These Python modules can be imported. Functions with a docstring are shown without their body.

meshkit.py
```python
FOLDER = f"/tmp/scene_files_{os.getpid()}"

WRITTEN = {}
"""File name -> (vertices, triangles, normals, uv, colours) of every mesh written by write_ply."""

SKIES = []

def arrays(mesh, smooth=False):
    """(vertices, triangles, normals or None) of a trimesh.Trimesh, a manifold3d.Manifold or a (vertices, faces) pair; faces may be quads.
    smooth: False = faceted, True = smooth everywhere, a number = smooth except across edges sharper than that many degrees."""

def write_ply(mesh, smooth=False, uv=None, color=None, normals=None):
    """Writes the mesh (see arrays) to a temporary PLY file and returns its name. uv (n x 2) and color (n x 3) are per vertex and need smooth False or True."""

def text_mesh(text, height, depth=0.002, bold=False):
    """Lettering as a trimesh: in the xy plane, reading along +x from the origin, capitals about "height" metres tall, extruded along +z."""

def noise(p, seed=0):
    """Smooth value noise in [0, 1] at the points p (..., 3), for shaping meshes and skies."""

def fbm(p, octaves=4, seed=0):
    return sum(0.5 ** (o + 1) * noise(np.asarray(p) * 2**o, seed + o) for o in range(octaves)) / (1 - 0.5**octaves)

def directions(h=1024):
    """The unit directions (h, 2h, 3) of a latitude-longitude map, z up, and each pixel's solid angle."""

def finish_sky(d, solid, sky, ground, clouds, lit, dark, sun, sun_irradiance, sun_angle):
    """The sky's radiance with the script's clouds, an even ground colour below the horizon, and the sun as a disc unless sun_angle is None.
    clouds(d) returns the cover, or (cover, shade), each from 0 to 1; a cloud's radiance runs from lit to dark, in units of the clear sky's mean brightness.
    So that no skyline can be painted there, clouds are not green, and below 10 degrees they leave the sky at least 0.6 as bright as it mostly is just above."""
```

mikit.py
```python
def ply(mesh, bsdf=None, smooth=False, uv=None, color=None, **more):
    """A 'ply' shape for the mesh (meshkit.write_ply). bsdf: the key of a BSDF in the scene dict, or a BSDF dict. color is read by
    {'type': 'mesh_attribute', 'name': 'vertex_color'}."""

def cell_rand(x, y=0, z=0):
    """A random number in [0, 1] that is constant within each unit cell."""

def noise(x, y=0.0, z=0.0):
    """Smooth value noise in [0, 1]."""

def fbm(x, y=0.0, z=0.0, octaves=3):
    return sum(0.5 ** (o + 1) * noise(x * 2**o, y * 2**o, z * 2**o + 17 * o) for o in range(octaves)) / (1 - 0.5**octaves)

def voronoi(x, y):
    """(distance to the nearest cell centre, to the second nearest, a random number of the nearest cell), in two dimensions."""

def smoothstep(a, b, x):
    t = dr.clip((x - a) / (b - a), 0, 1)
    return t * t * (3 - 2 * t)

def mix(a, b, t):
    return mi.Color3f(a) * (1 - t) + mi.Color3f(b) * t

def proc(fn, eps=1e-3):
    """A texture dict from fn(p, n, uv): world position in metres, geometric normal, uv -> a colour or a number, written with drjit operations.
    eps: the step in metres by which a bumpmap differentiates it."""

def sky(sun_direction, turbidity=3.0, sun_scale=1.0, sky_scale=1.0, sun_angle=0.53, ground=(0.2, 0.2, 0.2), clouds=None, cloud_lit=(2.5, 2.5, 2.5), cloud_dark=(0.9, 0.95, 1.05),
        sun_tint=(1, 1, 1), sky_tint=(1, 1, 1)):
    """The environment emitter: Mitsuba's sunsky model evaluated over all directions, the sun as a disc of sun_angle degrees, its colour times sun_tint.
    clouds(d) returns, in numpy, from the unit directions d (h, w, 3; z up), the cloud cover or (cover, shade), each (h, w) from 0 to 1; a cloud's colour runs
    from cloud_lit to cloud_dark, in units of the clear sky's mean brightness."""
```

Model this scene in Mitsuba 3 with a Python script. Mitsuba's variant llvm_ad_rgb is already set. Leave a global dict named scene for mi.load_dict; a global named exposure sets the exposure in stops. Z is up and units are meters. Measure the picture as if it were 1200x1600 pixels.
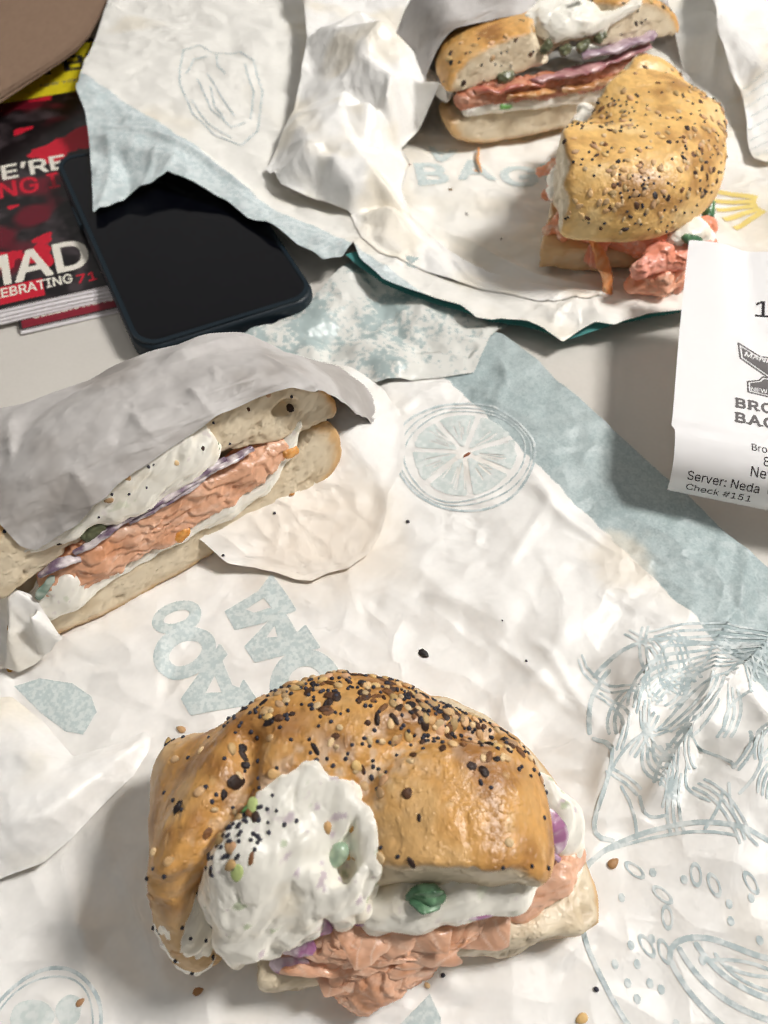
import math, numpy as np, trimesh, mitsuba as mi, mikit, meshkit, drjit as dr, shapely
from shapely.geometry import Polygon, LineString, Point, MultiPolygon, box
from shapely import affinity
from shapely.ops import unary_union
from scipy.spatial import Delaunay, cKDTree
from scipy.interpolate import LinearNDInterpolator, NearestNDInterpolator

T = mi.ScalarTransform4f
scene, labels = {}, {}
# ------------------------------------------------------------------ camera, light, exposure
# everything is modelled in millimetres and written in metres (S)
S = 0.001
TH, DIST, FPX = math.radians(54.6), 255.0, 1200.0
EYE = np.array([0, -DIST * math.cos(TH), DIST * math.sin(TH)])
FW = np.array([0, math.cos(TH), -math.sin(TH)]); RT = np.array([1., 0, 0]); UPV = np.cross(RT, FW)
scene['camera'] = {'type': 'thinlens', 'fov': math.degrees(2 * math.atan(800 / FPX)), 'fov_axis': 'y',
                   'aperture_radius': 0.00085, 'focus_distance': 0.205, 'near_clip': 0.01, 'far_clip': 10.0,
                   'to_world': T().look_at(origin=(EYE * S).tolist(), target=[0, 0, 0], up=[0, 0, 1])}
exposure = 0.0


def lamp(key, pos, target, w, h, rgb):
    scene[key] = {'type': 'rectangle', 'to_world': T().look_at(origin=pos, target=target, up=[0, 1, 0.01]) @ T().scale([w / 2, h / 2, 1]),
                  'emitter': {'type': 'area', 'radiance': {'type': 'rgb', 'value': rgb}}}
    labels[key] = {'kind': 'structure'}


lamp('ceiling_lamp', [0.72, 0.17, 0.98], [0, 0.02, 0], 0.22, 0.22, [101, 98, 94])
lamp('ceiling_lamp_001', [-0.35, 0.30, 1.7], [0, 0.05, 0], 0.9, 0.7, [1.1, 1.04, 0.96])
scene['room_light'] = {'type': 'constant', 'radiance': {'type': 'rgb', 'value': [0.225, 0.219, 0.21]}}


# ------------------------------------------------------------------ helpers
def U(px, py, z=0.0):
    """the world point (mm) at height z that the photograph shows at pixel (px, py): used to lay things out"""
    d = FW * FPX + RT * (px - 600) + UPV * (800 - py)
    return EYE + d * ((z - EYE[2]) / d[2])


def V(p):
    q = np.asarray(p, float) - EYE
    k = FPX / (q @ FW)
    return np.stack([600 + k * (q @ RT), 800 - k * (q @ UPV)], -1)


def UV(pts, z=0.0):
    return [tuple(U(p[0], p[1], p[2] if len(p) > 2 else z)[:2]) for p in pts]


def fresh(key):
    if key not in scene and key not in labels:
        return key
    n = 1
    while f'{key}_{n:03d}' in scene or f'{key}_{n:03d}' in labels:
        n += 1
    return f'{key}_{n:03d}'


def emit(key, v, f, bsdf, smooth=True, color=None, label=None, cat=None, group=None, kind=None, uv=None):
    key = fresh(key)
    scene[key] = mikit.ply((np.asarray(v) * S, np.asarray(f)), bsdf, smooth=smooth, color=color, uv=uv)
    tag(key, label, cat, group, kind)
    return key


def tag(key, label=None, cat=None, group=None, kind=None):
    d = {k: x for k, x in (('label', label), ('category', cat), ('group', group), ('kind', kind)) if x}
    if d:
        labels[key] = {**labels.get(key, {}), **d}


def thing(key, label, cat, group=None):
    key = fresh(key)
    tag(key, label, cat, group)
    return key


def nz(p, s, o=3, seed=0):
    """fbm noise, -1..1, feature size s mm"""
    return 2 * meshkit.fbm(np.asarray(p, float) / s + 31.7, octaves=o, seed=seed) - 1


def sstep(a, b, x):
    t = np.clip((x - a) / (b - a), 0, 1)
    return t * t * (3 - 2 * t)


def smin(a, b, k):
    h = np.clip(0.5 + 0.5 * (b - a) / k, 0, 1)
    return b * (1 - h) + a * h - k * h * (1 - h)


def smax(a, b, k):
    return -smin(-a, -b, k)


def lerp(a, b, t):
    return np.asarray(a) * (1 - t[:, None]) + np.asarray(b) * t[:, None]


def nets(fn, lo, hi, h):
    """surface nets: the zero surface of fn(points (n,3)) in a box, step h -> vertices, triangles"""
    lo, hi = np.asarray(lo, float), np.asarray(hi, float)
    n = np.ceil((hi - lo) / h).astype(int) + 1
    g = np.stack(np.meshgrid(*[lo[k] + h * np.arange(n[k]) for k in range(3)], indexing='ij'), -1)
    F = np.asarray(fn(g.reshape(-1, 3))).reshape(n).astype(float)
    for k in range(3):                       # closed at the box
        sl = [slice(None)] * 3
        for e in (0, -1):
            sl[k] = e; F[tuple(sl)] = np.maximum(F[tuple(sl)], 0.05)
    ins = F < 0
    c = n - 1
    acc = np.zeros((*c, 3)); cnt = np.zeros(c)
    idx = np.stack(np.meshgrid(*[np.arange(x) for x in c], indexing='ij'), -1)
    corners = [np.array([i, j, k]) for i in (0, 1) for j in (0, 1) for k in (0, 1)]
    sub = lambda A, o: A[o[0]:o[0] + c[0], o[1]:o[1] + c[1], o[2]:o[2] + c[2]]
    for a in corners:
        for k in range(3):
            if a[k] == 0:
                b = a.copy(); b[k] = 1
                fa, fb = sub(F, a), sub(F, b)
                m = (fa < 0) != (fb < 0)
                t = np.where(m, fa / np.where(m, fa - fb, 1), 0)
                p = np.zeros((*c, 3)); p[...] = a
                p[..., k] += t
                acc += np.where(m[..., None], p, 0); cnt += m
    act = cnt > 0
    vid = -np.ones(c, int); vid[act] = np.arange(act.sum())
    v = lo + h * (idx[act] + acc[act] / cnt[act][:, None])
    faces = []
    for k in range(3):
        a, b = [x for x in range(3) if x != k]
        s0 = [slice(None)] * 3; s1 = [slice(None)] * 3
        s0[k] = slice(0, -1); s1[k] = slice(1, None)
        cross = ins[tuple(s0)] != ins[tuple(s1)]
        P = np.argwhere(cross)
        P = P[(P[:, a] > 0) & (P[:, b] > 0) & (P[:, a] < n[a] - 1) & (P[:, b] < n[b] - 1)]
        if not len(P):
            continue
        def at(da, db):
            Q = P.copy(); Q[:, a] -= da; Q[:, b] -= db
            return vid[Q[:, 0], Q[:, 1], Q[:, 2]]
        q = np.stack([at(1, 1), at(0, 1), at(0, 0), at(1, 0)], -1)
        flip = ins[P[:, 0], P[:, 1], P[:, 2]] ^ (k == 1)
        q = np.where(flip[:, None], q, q[:, ::-1])
        faces += [q[:, [0, 1, 2]], q[:, [0, 2, 3]]]
    return v, np.vstack(faces)


def normals(v, f):
    n = np.zeros_like(v)
    fn = np.cross(v[f[:, 1]] - v[f[:, 0]], v[f[:, 2]] - v[f[:, 0]])
    for k in range(3):
        np.add.at(n, f[:, k], fn)
    return n / np.maximum(np.linalg.norm(n, axis=1, keepdims=True), 1e-12)


def relax(v, f, it=1, lam=0.5):
    e = np.vstack([f[:, [0, 1]], f[:, [1, 2]], f[:, [2, 0]]])
    for _ in range(it):
        s = np.zeros_like(v); c = np.zeros(len(v))
        np.add.at(s, e[:, 0], v[e[:, 1]]); np.add.at(c, e[:, 0], 1)
        v = v + lam * (s / np.maximum(c, 1)[:, None] - v)
    return v


def ell(p, c, r, q=2.0):
    d = np.abs((p - np.asarray(c)) / np.asarray(r))
    return ((d ** q).sum(1) ** (1 / q) - 1) * min(r)


def mesh2d(poly, res, bres=None):
    """triangles of a flat region, on points about res apart -> xy, faces"""
    bres = bres or res
    pts = []
    for g in getattr(poly, 'geoms', [poly]):
        for ring in (g.exterior, *g.interiors):
            L = ring.length; m = max(8, int(L / bres))
            pts += [np.array(ring.interpolate(L * i / m).coords[0]) for i in range(m)]
    x0, y0, x1, y1 = poly.bounds
    xs, ys = np.arange(x0, x1, res), np.arange(y0, y1, res * 0.866)
    g = np.stack(np.meshgrid(xs, ys), -1)
    g[1::2, :, 0] += res / 2
    g = g.reshape(-1, 2)
    inner = poly.buffer(-0.45 * res)
    shapely.prepare(inner)
    g = g[shapely.contains_xy(inner, g[:, 0], g[:, 1])]
    xy = np.vstack([np.array(pts), g])
    f = Delaunay(xy).simplices
    c = xy[f].mean(1)
    shapely.prepare(poly)
    f = f[shapely.contains_xy(poly, c[:, 0], c[:, 1])]
    a = xy[f]
    ar = np.cross(a[:, 1] - a[:, 0], a[:, 2] - a[:, 0])
    f = f[np.abs(ar) > 1e-9]; ar = ar[np.abs(ar) > 1e-9]
    f[ar < 0] = f[ar < 0][:, ::-1]
    return xy, f


class Facets:
    """a crumpled height: random heights at scattered points, joined by flat facets with creases between"""
    def __init__(self, seed, region, cell, amp, stretch=1.0, ang=0.0, soft=0.6):
        r = np.random.default_rng(seed)
        x0, y0, x1, y1 = region
        self.R = np.array([[math.cos(ang), math.sin(ang)], [-math.sin(ang), math.cos(ang)]]) / np.array([[stretch], [1.0]])
        cs = np.array([[x0, y0], [x1, y0], [x0, y1], [x1, y1]]) @ self.R.T
        a, b = cs.min(0) - 2 * cell, cs.max(0) + 2 * cell
        g = np.stack(np.meshgrid(np.arange(a[0], b[0], cell), np.arange(a[1], b[1], cell)), -1).reshape(-1, 2)
        g = g + r.uniform(-0.48, 0.48, g.shape) * cell
        self.I = LinearNDInterpolator(g, r.normal(0, 1, len(g)) * amp, fill_value=0.0)
        self.soft = soft

    def __call__(self, x, y):
        h = 0
        for dx, dy in ((0.7, 0.3), (-0.3, 0.7), (-0.7, -0.3), (0.3, -0.7)):
            h = h + self.I(np.stack([x + dx * self.soft, y + dy * self.soft], -1) @ self.R.T)
        return h / 4


def control(points, soft=4.0):
    """height from control points (px, py, z), flat facets between, softened over a few mm"""
    P = np.array([U(*p) for p in points])
    I, N = LinearNDInterpolator(P[:, :2], P[:, 2]), NearestNDInterpolator(P[:, :2], P[:, 2])
    def fn(x, y):
        h = 0
        for dx, dy in ((0, 0), (1, 0), (-1, 0), (0, 1), (0, -1), (.6, .6), (-.6, .6), (.6, -.6), (-.6, -.6)):
            q = np.stack([x + dx * soft, y + dy * soft], -1)
            a = I(q); m = np.isnan(a)
            a[m] = N(q[m]) if m.any() else 0
            h = h + a
        return h / 9
    return fn


def ridge(x, y, pts, amp, w, taper=True):
    """a crease: a ridge (amp > 0) or valley along a polyline given in world mm, steep one side"""
    L = LineString(pts)
    P = shapely.points(x, y)
    d = shapely.distance(P, L)
    t = shapely.line_locate_point(L, P, normalized=True)
    k = np.sin(np.pi * np.clip(t, 0.02, 0.98)) ** 0.5 if taper else 1.0
    return amp * k * (0.55 * np.exp(-d / w) + 0.45 * np.clip(1 - d / (1.6 * w), 0, 1))


def sheet(key, poly, H, res, bsdf, **kw):
    xy, f = mesh2d(poly, res)
    z = H(xy[:, 0], xy[:, 1])
    return emit(key, np.column_stack([xy, z]), f, bsdf, smooth=kw.pop('smooth', 40), **kw)


def drape(key, geom, H, bsdf, off=0.2, res=1.6, **kw):
    """flat print: 2D shapes laid on a sheet's height"""
    vs, fs, n = [], [], 0
    for g in getattr(geom, 'geoms', [geom]):
        if g.is_empty or g.area < 0.02 or g.geom_type != 'Polygon':
            continue
        v, f = trimesh.creation.triangulate_polygon(g, engine='earcut')
        v, f = np.column_stack([v, np.zeros(len(v))]), np.asarray(f)
        v, f = trimesh.remesh.subdivide_to_size(v, f, res, max_iter=12)
        a = v[f]
        fl = np.cross(a[:, 1, :2] - a[:, 0, :2], a[:, 2, :2] - a[:, 0, :2]) < 0
        f = np.where(fl[:, None], f[:, ::-1], f)
        vs.append(v); fs.append(f + n); n += len(v)
    v = np.vstack(vs)
    v[:, 2] = H(v[:, 0], v[:, 1]) + off
    return emit(key, v, np.vstack(fs), bsdf, smooth=40, **kw)


_tp = {}


def text_poly(s, height, bold=False):
    if (s, bold) not in _tp:
        m = meshkit.text_mesh(s, 1.0, depth=0.2, bold=bold)
        top = (m.face_normals[:, 2] > 0.5) & (m.triangles_center[:, 2] > 0.1)
        _tp[s, bold] = unary_union([Polygon(t[:, :2]) for t in m.triangles[top]]).buffer(0.002)
    return affinity.scale(_tp[s, bold], height, height, origin=(0, 0))


def strokes(lines, w):
    return unary_union([LineString(l).buffer(w / 2, cap_style='round', quad_segs=3) for l in lines if len(l) > 1])


def tube(pts, r, sides=8, ends=True):
    """a tapered tube along points (mm); r a number or one per point"""
    p = np.asarray(pts, float); r = np.broadcast_to(r, (len(p),)).astype(float)
    t = np.gradient(p, axis=0); t /= np.linalg.norm(t, axis=1, keepdims=True) + 1e-12
    a = np.cross(t, [0.13, 0.2, 0.97]); a /= np.linalg.norm(a, axis=1, keepdims=True) + 1e-12
    b = np.cross(t, a); an = np.arange(sides) * 2 * np.pi / sides
    v = p[:, None] + r[:, None, None] * (np.cos(an)[None, :, None] * a[:, None] + np.sin(an)[None, :, None] * b[:, None])
    i, j = np.meshgrid(np.arange(len(p) - 1), np.arange(sides), indexing='ij')
    q = np.stack([i * sides + j, i * sides + (j + 1) % sides, (i + 1) * sides + (j + 1) % sides, (i + 1) * sides + j], -1).reshape(-1, 4)
    f = np.vstack([q[:, [0, 1, 2]], q[:, [0, 2, 3]]])
    v = v.reshape(-1, 3)
    n = len(v)
    v = np.vstack([v, p[0] - 0.4 * r[0] * t[0], p[-1] + 0.4 * r[-1] * t[-1]])
    j = np.arange(sides); m = (len(p) - 1) * sides
    f = np.vstack([f, np.column_stack([np.full(sides, n), (j + 1) % sides, j]), np.column_stack([np.full(sides, n + 1), m + j, m + (j + 1) % sides])])
    return v, f


# ------------------------------------------------------------------ materials
def principled(key, rgb, rough=0.5, spec=0.5, bump=None, height=1.0, eps=1e-4, **kw):
    if bump is not None:
        principled(key, rgb, rough, spec, **kw)
        b = scene[key]['inner']
        scene[key] = {'type': 'twosided', 'inner': {'type': 'bumpmap', 'tex': mikit.proc(bump, eps), 'scale': height, 'inner': b}}
        return
    scene[key] = {'type': 'twosided', 'inner': {'type': 'principled', 'base_color': rgb if isinstance(rgb, dict) else {'type': 'rgb', 'value': list(rgb)}, 'roughness': rough, 'specular': spec, **kw}}


VC = {'type': 'mesh_attribute', 'name': 'vertex_color'}


def mm(p):
    return p.x * 1000, p.y * 1000, p.z * 1000


def fiber(x, y, z, s=1.0):
    return mikit.fbm(x / (1.1 * s) + 40, y / (1.1 * s) + 40, z / (1.1 * s) + 9, octaves=2)


def crust_bump(p, n, uv):                                     # fine blisters and wrinkles
    x, y, z = mm(p)
    w = mikit.noise(x / 2.5, y / 2.5, z / 2.5) * 1.5
    return 0.00018 * mikit.fbm(x / 0.7 + w, y / 0.7, z / 0.7 - w, octaves=3) + 0.00016 * mikit.smoothstep(0.62, 0.8, mikit.noise(x / 0.9 + 40, y / 0.9, z / 0.9))


def cream_bump(p, n, uv):
    x, y, z = mm(p)
    w = mikit.noise(x / 3, y / 3, z / 3) * 2.0
    return 0.00022 * mikit.fbm((x * 0.8 + y * 0.35) / 0.9 + w, (y * 0.8 - x * 0.3) / 2.6 + w, z / 1.2, octaves=3)


def fish_bump(p, n, uv):
    x, y, z = mm(p)
    w = mikit.noise(x / 4, y / 4, z / 4) * 3.0
    return 0.00030 * mikit.fbm((x * 0.5 + y * 0.8) / 0.7 + w, (x - y) / 4.0, z / 1.0 + w, octaves=3)


def paper_bump(p, n, uv):                                     # crisp little creases between flat facets
    x, y, z = mm(p)
    w = (mikit.noise(x / 9, y / 9) - 0.5) * 7
    a, b, _ = mikit.voronoi(x / 15 + w * 0.09, y / 11 - w * 0.07)
    c, d, _ = mikit.voronoi(x / 5.2 + 31, y / 4.4 + 17)
    k = mikit.smoothstep(0.3, 0.75, mikit.noise(x / 26 + 5, y / 26 + 9))
    return 0.0019 * a + 0.00055 * k * c + 0.00003 * mikit.noise(x / 0.8, y / 0.8)


def thin_bump(p, n, uv):
    x, y, z = mm(p)
    w = (mikit.noise(x / 7, y / 7, z / 7) - 0.5) * 5
    a, b, _ = mikit.voronoi((x + z * 0.4) / 8 + w * 0.12, (y - z * 0.4) / 6.5 - w * 0.1)
    c, d, _ = mikit.voronoi((x + z * 0.4) / 3.1 + 31, (y - z * 0.4) / 2.7 + 17)
    return 0.00075 * a + 0.00022 * c


def wrap_bump(p, n, uv):
    x, y, z = mm(p)
    u, w = x * 0.8 + y * 0.6, y * 0.8 - x * 0.6
    k = (mikit.noise(x / 6, y / 6, z / 6) - 0.5) * 3
    a, b, _ = mikit.voronoi(u / 21 + k * 0.05, (w + z) / 9 + k * 0.08)
    c, d, _ = mikit.voronoi(u / 9 + 7 + k * 0.1, (w + z) / 4.5 + 3)
    return 0.0014 * a + 0.0003 * c + 0.00035 * mikit.fbm(u / 5 + k, (w + z) / 1.3, 0.0, octaves=3)


principled('m_crust', VC, 0.38, 0.5, crust_bump)
principled('m_cream', VC, 0.36, 0.45, cream_bump, flatness=0.7)
principled('m_wet', VC, 0.25, 0.55)
principled('m_fish', VC, 0.30, 0.5, fish_bump, flatness=0.5)
principled('m_seed', VC, 0.55, 0.3)
WHITE, TEAL = (0.80, 0.785, 0.755), (0.36, 0.455, 0.455)
BAND = None


def lower_paper_col(p, n, uv):
    x, y, z = mm(p)
    e0, e1 = U(785, 525, 3)[:2], U(1200, 893, 3)[:2]
    t = (e1 - e0) / np.linalg.norm(e1 - e0)
    d = (x - e0[0]) * (-t[1]) + (y - e0[1]) * t[0]          # < 0 inside
    s = (x - e0[0]) * t[0] + (y - e0[1]) * t[1]
    wob = (mikit.fbm(x / 6 + 50, y / 6 + 50, 0.0, octaves=3) - 0.5) * 3.0
    band = mikit.smoothstep(-33.2, -32.4, d + wob) * mikit.smoothstep(-6, -4, s)
    mott = mikit.fbm(x / 1.3 + 90, y / 1.3 + 90, z / 1.3, octaves=3)
    big = mikit.fbm(x / 17 + 20, y / 17 + 20, 0.0, octaves=2)
    fine = mikit.fbm(x / 0.55 + 12, y / 0.55 + 5, z / 0.55, octaves=2)
    blue = mikit.mix((0.30, 0.375, 0.38), (0.42, 0.485, 0.485), mikit.smoothstep(0.3, 0.7, mott * 0.35 + big * 0.25 + fine * 0.4))
    stain = mikit.smoothstep(0.60, 0.78, mikit.fbm(x / 30 + 11, y / 30 + 7, 0.0, octaves=3))
    white = mikit.mix(WHITE, (0.75, 0.70, 0.62), stain * 0.45) * (0.96 + 0.08 * mott)
    sx, sy = U(965, 880, 3)[:2]
    oil = mikit.smoothstep(14, 6, dr.sqrt(dr.square(x - sx) + dr.square(y - sy)) + wob * 2.5)
    white = mikit.mix((0, 0, 0), white, 1 - oil * 0.0)
    gx, gy = U(485, 820, 5)[:2]
    grease = mikit.smoothstep(38, 10, dr.sqrt(dr.square(x - gx) + dr.square(y - gy)) + wob * 3)
    return mikit.mix(mikit.mix(mikit.mix(white, blue, band), (0.70, 0.62, 0.50), oil * 0.55), (0.70, 0.615, 0.515), grease * 0.75)


def upper_paper_col(p, n, uv):
    x, y, z = mm(p)
    mott = mikit.fbm(x / 1.5 + 90, y / 1.5 + 90, z / 1.5, octaves=3)
    e0, e1 = U(125, 120, 24)[:2], U(540, 375, 14)[:2]
    t = (e1 - e0) / np.linalg.norm(e1 - e0)
    d = (x - e0[0]) * (-t[1]) + (y - e0[1]) * t[0]          # > 0 inside
    wob = (mikit.fbm(x / 6 + 50, y / 6 + 50, 0.0, octaves=3) - 0.5) * 3.0
    band = mikit.smoothstep(1.5, 0.5, d + wob)
    blue = mikit.mix((0.46, 0.535, 0.545), (0.60, 0.655, 0.66), mikit.smoothstep(0.3, 0.7, mott))
    stain = mikit.smoothstep(0.5, 0.75, mikit.fbm(x / 34 + 3, y / 34 + 17, 0.0, octaves=3))
    white = mikit.mix((0.765, 0.75, 0.705), (0.70, 0.65, 0.55), stain * 0.75) * (0.96 + 0.08 * mott)
    return mikit.mix(white, blue, band)


def tissue_col(p, n, uv):
    x, y, z = mm(p)
    a = mikit.fbm(x / 22 + 3, y / 22 + 17, z / 22, octaves=3)
    return mikit.mix((0.81, 0.80, 0.775), (0.78, 0.73, 0.635), mikit.smoothstep(0.42, 0.7, a)) * (0.96 + 0.08 * fiber(x, y, z))


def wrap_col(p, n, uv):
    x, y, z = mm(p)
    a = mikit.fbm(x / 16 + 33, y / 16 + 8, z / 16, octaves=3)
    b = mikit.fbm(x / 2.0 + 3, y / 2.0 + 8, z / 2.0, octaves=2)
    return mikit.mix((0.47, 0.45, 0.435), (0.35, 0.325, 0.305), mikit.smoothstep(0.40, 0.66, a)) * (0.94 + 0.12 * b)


def table_col(p, n, uv):
    x, y, z = mm(p)
    a = mikit.fbm(x / 60 + 3, y / 60 + 17, 0.0, octaves=3)
    return mikit.mix((0.56, 0.53, 0.485), (0.61, 0.585, 0.54), a) * (0.98 + 0.04 * fiber(x, y, z, 0.7))


def teal_print_col(p, n, uv):
    x, y, z = mm(p)
    a = mikit.fbm(x / 0.9 + 30, y / 0.9 + 17, 3.0, octaves=3)
    return mikit.mix((0.47, 0.545, 0.545), (0.61, 0.665, 0.655), mikit.smoothstep(0.3, 0.75, a))


def pale_print_col(p, n, uv):
    x, y, z = mm(p)
    a = mikit.fbm(x / 1.4 + 30, y / 1.4 + 17, 3.0, octaves=3)
    return mikit.mix((0.56, 0.62, 0.60), (0.68, 0.715, 0.695), mikit.smoothstep(0.3, 0.75, a))


def line_print_col(p, n, uv):
    x, y, z = mm(p)
    a = mikit.fbm(x / 1.6 + 30, y / 1.6 + 17, 3.0, octaves=3)
    return mikit.mix((0.42, 0.49, 0.50), (0.66, 0.70, 0.695), mikit.smoothstep(0.3, 0.75, a))


def tissue_blotch_col(p, n, uv):
    x, y, z = mm(p)
    a = mikit.fbm(x / 1.6 + 30, y / 1.6 + 17, 3.0, octaves=3)
    b = mikit.fbm(x / 14 + 30, y / 14 + 17, 3.0, octaves=2)
    return mikit.mix((0.66, 0.66, 0.62), (0.37, 0.445, 0.44), mikit.smoothstep(0.42, 0.60, a * 0.45 + b * 0.55))


principled('m_lower', mikit.proc(lower_paper_col), 0.46, 0.38, paper_bump)
principled('m_upper', mikit.proc(upper_paper_col), 0.42, 0.45, paper_bump)
principled('m_tissue', mikit.proc(tissue_col), 0.36, 0.5, thin_bump)
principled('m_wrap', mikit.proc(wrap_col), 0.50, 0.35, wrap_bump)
principled('m_blotch', mikit.proc(tissue_blotch_col), 0.34, 0.5, thin_bump)
principled('m_table', mikit.proc(table_col), 0.30, 0.4)
principled('m_print', mikit.proc(teal_print_col), 0.5, 0.3)
principled('m_line', mikit.proc(line_print_col), 0.5, 0.3)
principled('m_pale_print', mikit.proc(pale_print_col), 0.45, 0.35)
principled('m_yellow_print', (0.72, 0.58, 0.20), 0.5, 0.3)
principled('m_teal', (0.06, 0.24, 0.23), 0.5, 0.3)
principled('m_receipt', (0.80, 0.79, 0.79), 0.5, 0.3)
principled('m_black_ink', (0.025, 0.022, 0.025), 0.6, 0.2)
principled('m_grey_ink', (0.14, 0.13, 0.13), 0.6, 0.2)
principled('m_white_ink', (0.72, 0.68, 0.60), 0.45, 0.3)
principled('m_red_ink', (0.50, 0.012, 0.03), 0.4, 0.4)
principled('m_yellow', (0.72, 0.60, 0.02), 0.4, 0.4)
principled('m_dark_red', (0.20, 0.012, 0.025), 0.4, 0.4)
principled('m_page', (0.66, 0.63, 0.64), 0.5, 0.3)
principled('m_phone_case', (0.003, 0.011, 0.018), 0.5, 0.4)
principled('m_phone_glass', (0.0012, 0.0014, 0.003), 0.10, 0.5)


def cover_col(p, n, uv):
    x, y, z = mm(p)
    a = mikit.fbm(x / 9 + 30, y / 9 + 17, 0.0, octaves=3)
    b = mikit.fbm(x / 26 + 60, y / 26 + 33, 0.0, octaves=3)
    c = mikit.mix((0.008, 0.006, 0.007), (0.045, 0.034, 0.038), mikit.smoothstep(0.45, 0.8, a))
    return mikit.mix(c, (0.11, 0.005, 0.014), mikit.smoothstep(0.62, 0.76, b))


def kraft_col(p, n, uv):
    x, y, z = mm(p)
    a = mikit.fbm(x / 1.2 + 30, y / 3.0 + 17, z, octaves=3)
    return mikit.mix((0.215, 0.140, 0.095), (0.26, 0.172, 0.12), a)


principled('m_cover', mikit.proc(cover_col), 0.22, 0.5)
principled('m_kraft', mikit.proc(kraft_col), 0.75, 0.2)

# ------------------------------------------------------------------ the surface
v = np.array([[-700, -500, 0], [700, -500, 0], [700, 800, 0], [-700, 800, 0.]])
emit('tabletop', v, [[0, 1, 2], [0, 2, 3]], 'm_table', smooth=False, label='off-white laminate table top under the papers', kind='structure')


def slab(poly, z0, z1, ch=0.8, steps=3):
    """a convex plate with rounded edges"""
    pts = []
    for k in range(steps + 1):
        a = math.pi / 2 * k / steps
        q = np.array(poly.buffer(-ch * (1 - math.cos(a))).exterior.coords)[:-1]
        for z in (z1 - ch + ch * math.sin(a), z0 + ch - ch * math.sin(a)):
            pts.append(np.column_stack([q, np.full(len(q), z)]))
    h = trimesh.Trimesh(np.vstack(pts)).convex_hull
    return np.array(h.vertices), np.array(h.faces)


def place(v, xd, org):
    xd = np.asarray(xd, float) / np.linalg.norm(xd)
    yd = np.array([-xd[1], xd[0]])
    out = np.array(v, float)
    out[:, :2] = np.asarray(org)[:2] + v[:, [0]] * xd + v[:, [1]] * yd
    return out


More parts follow.
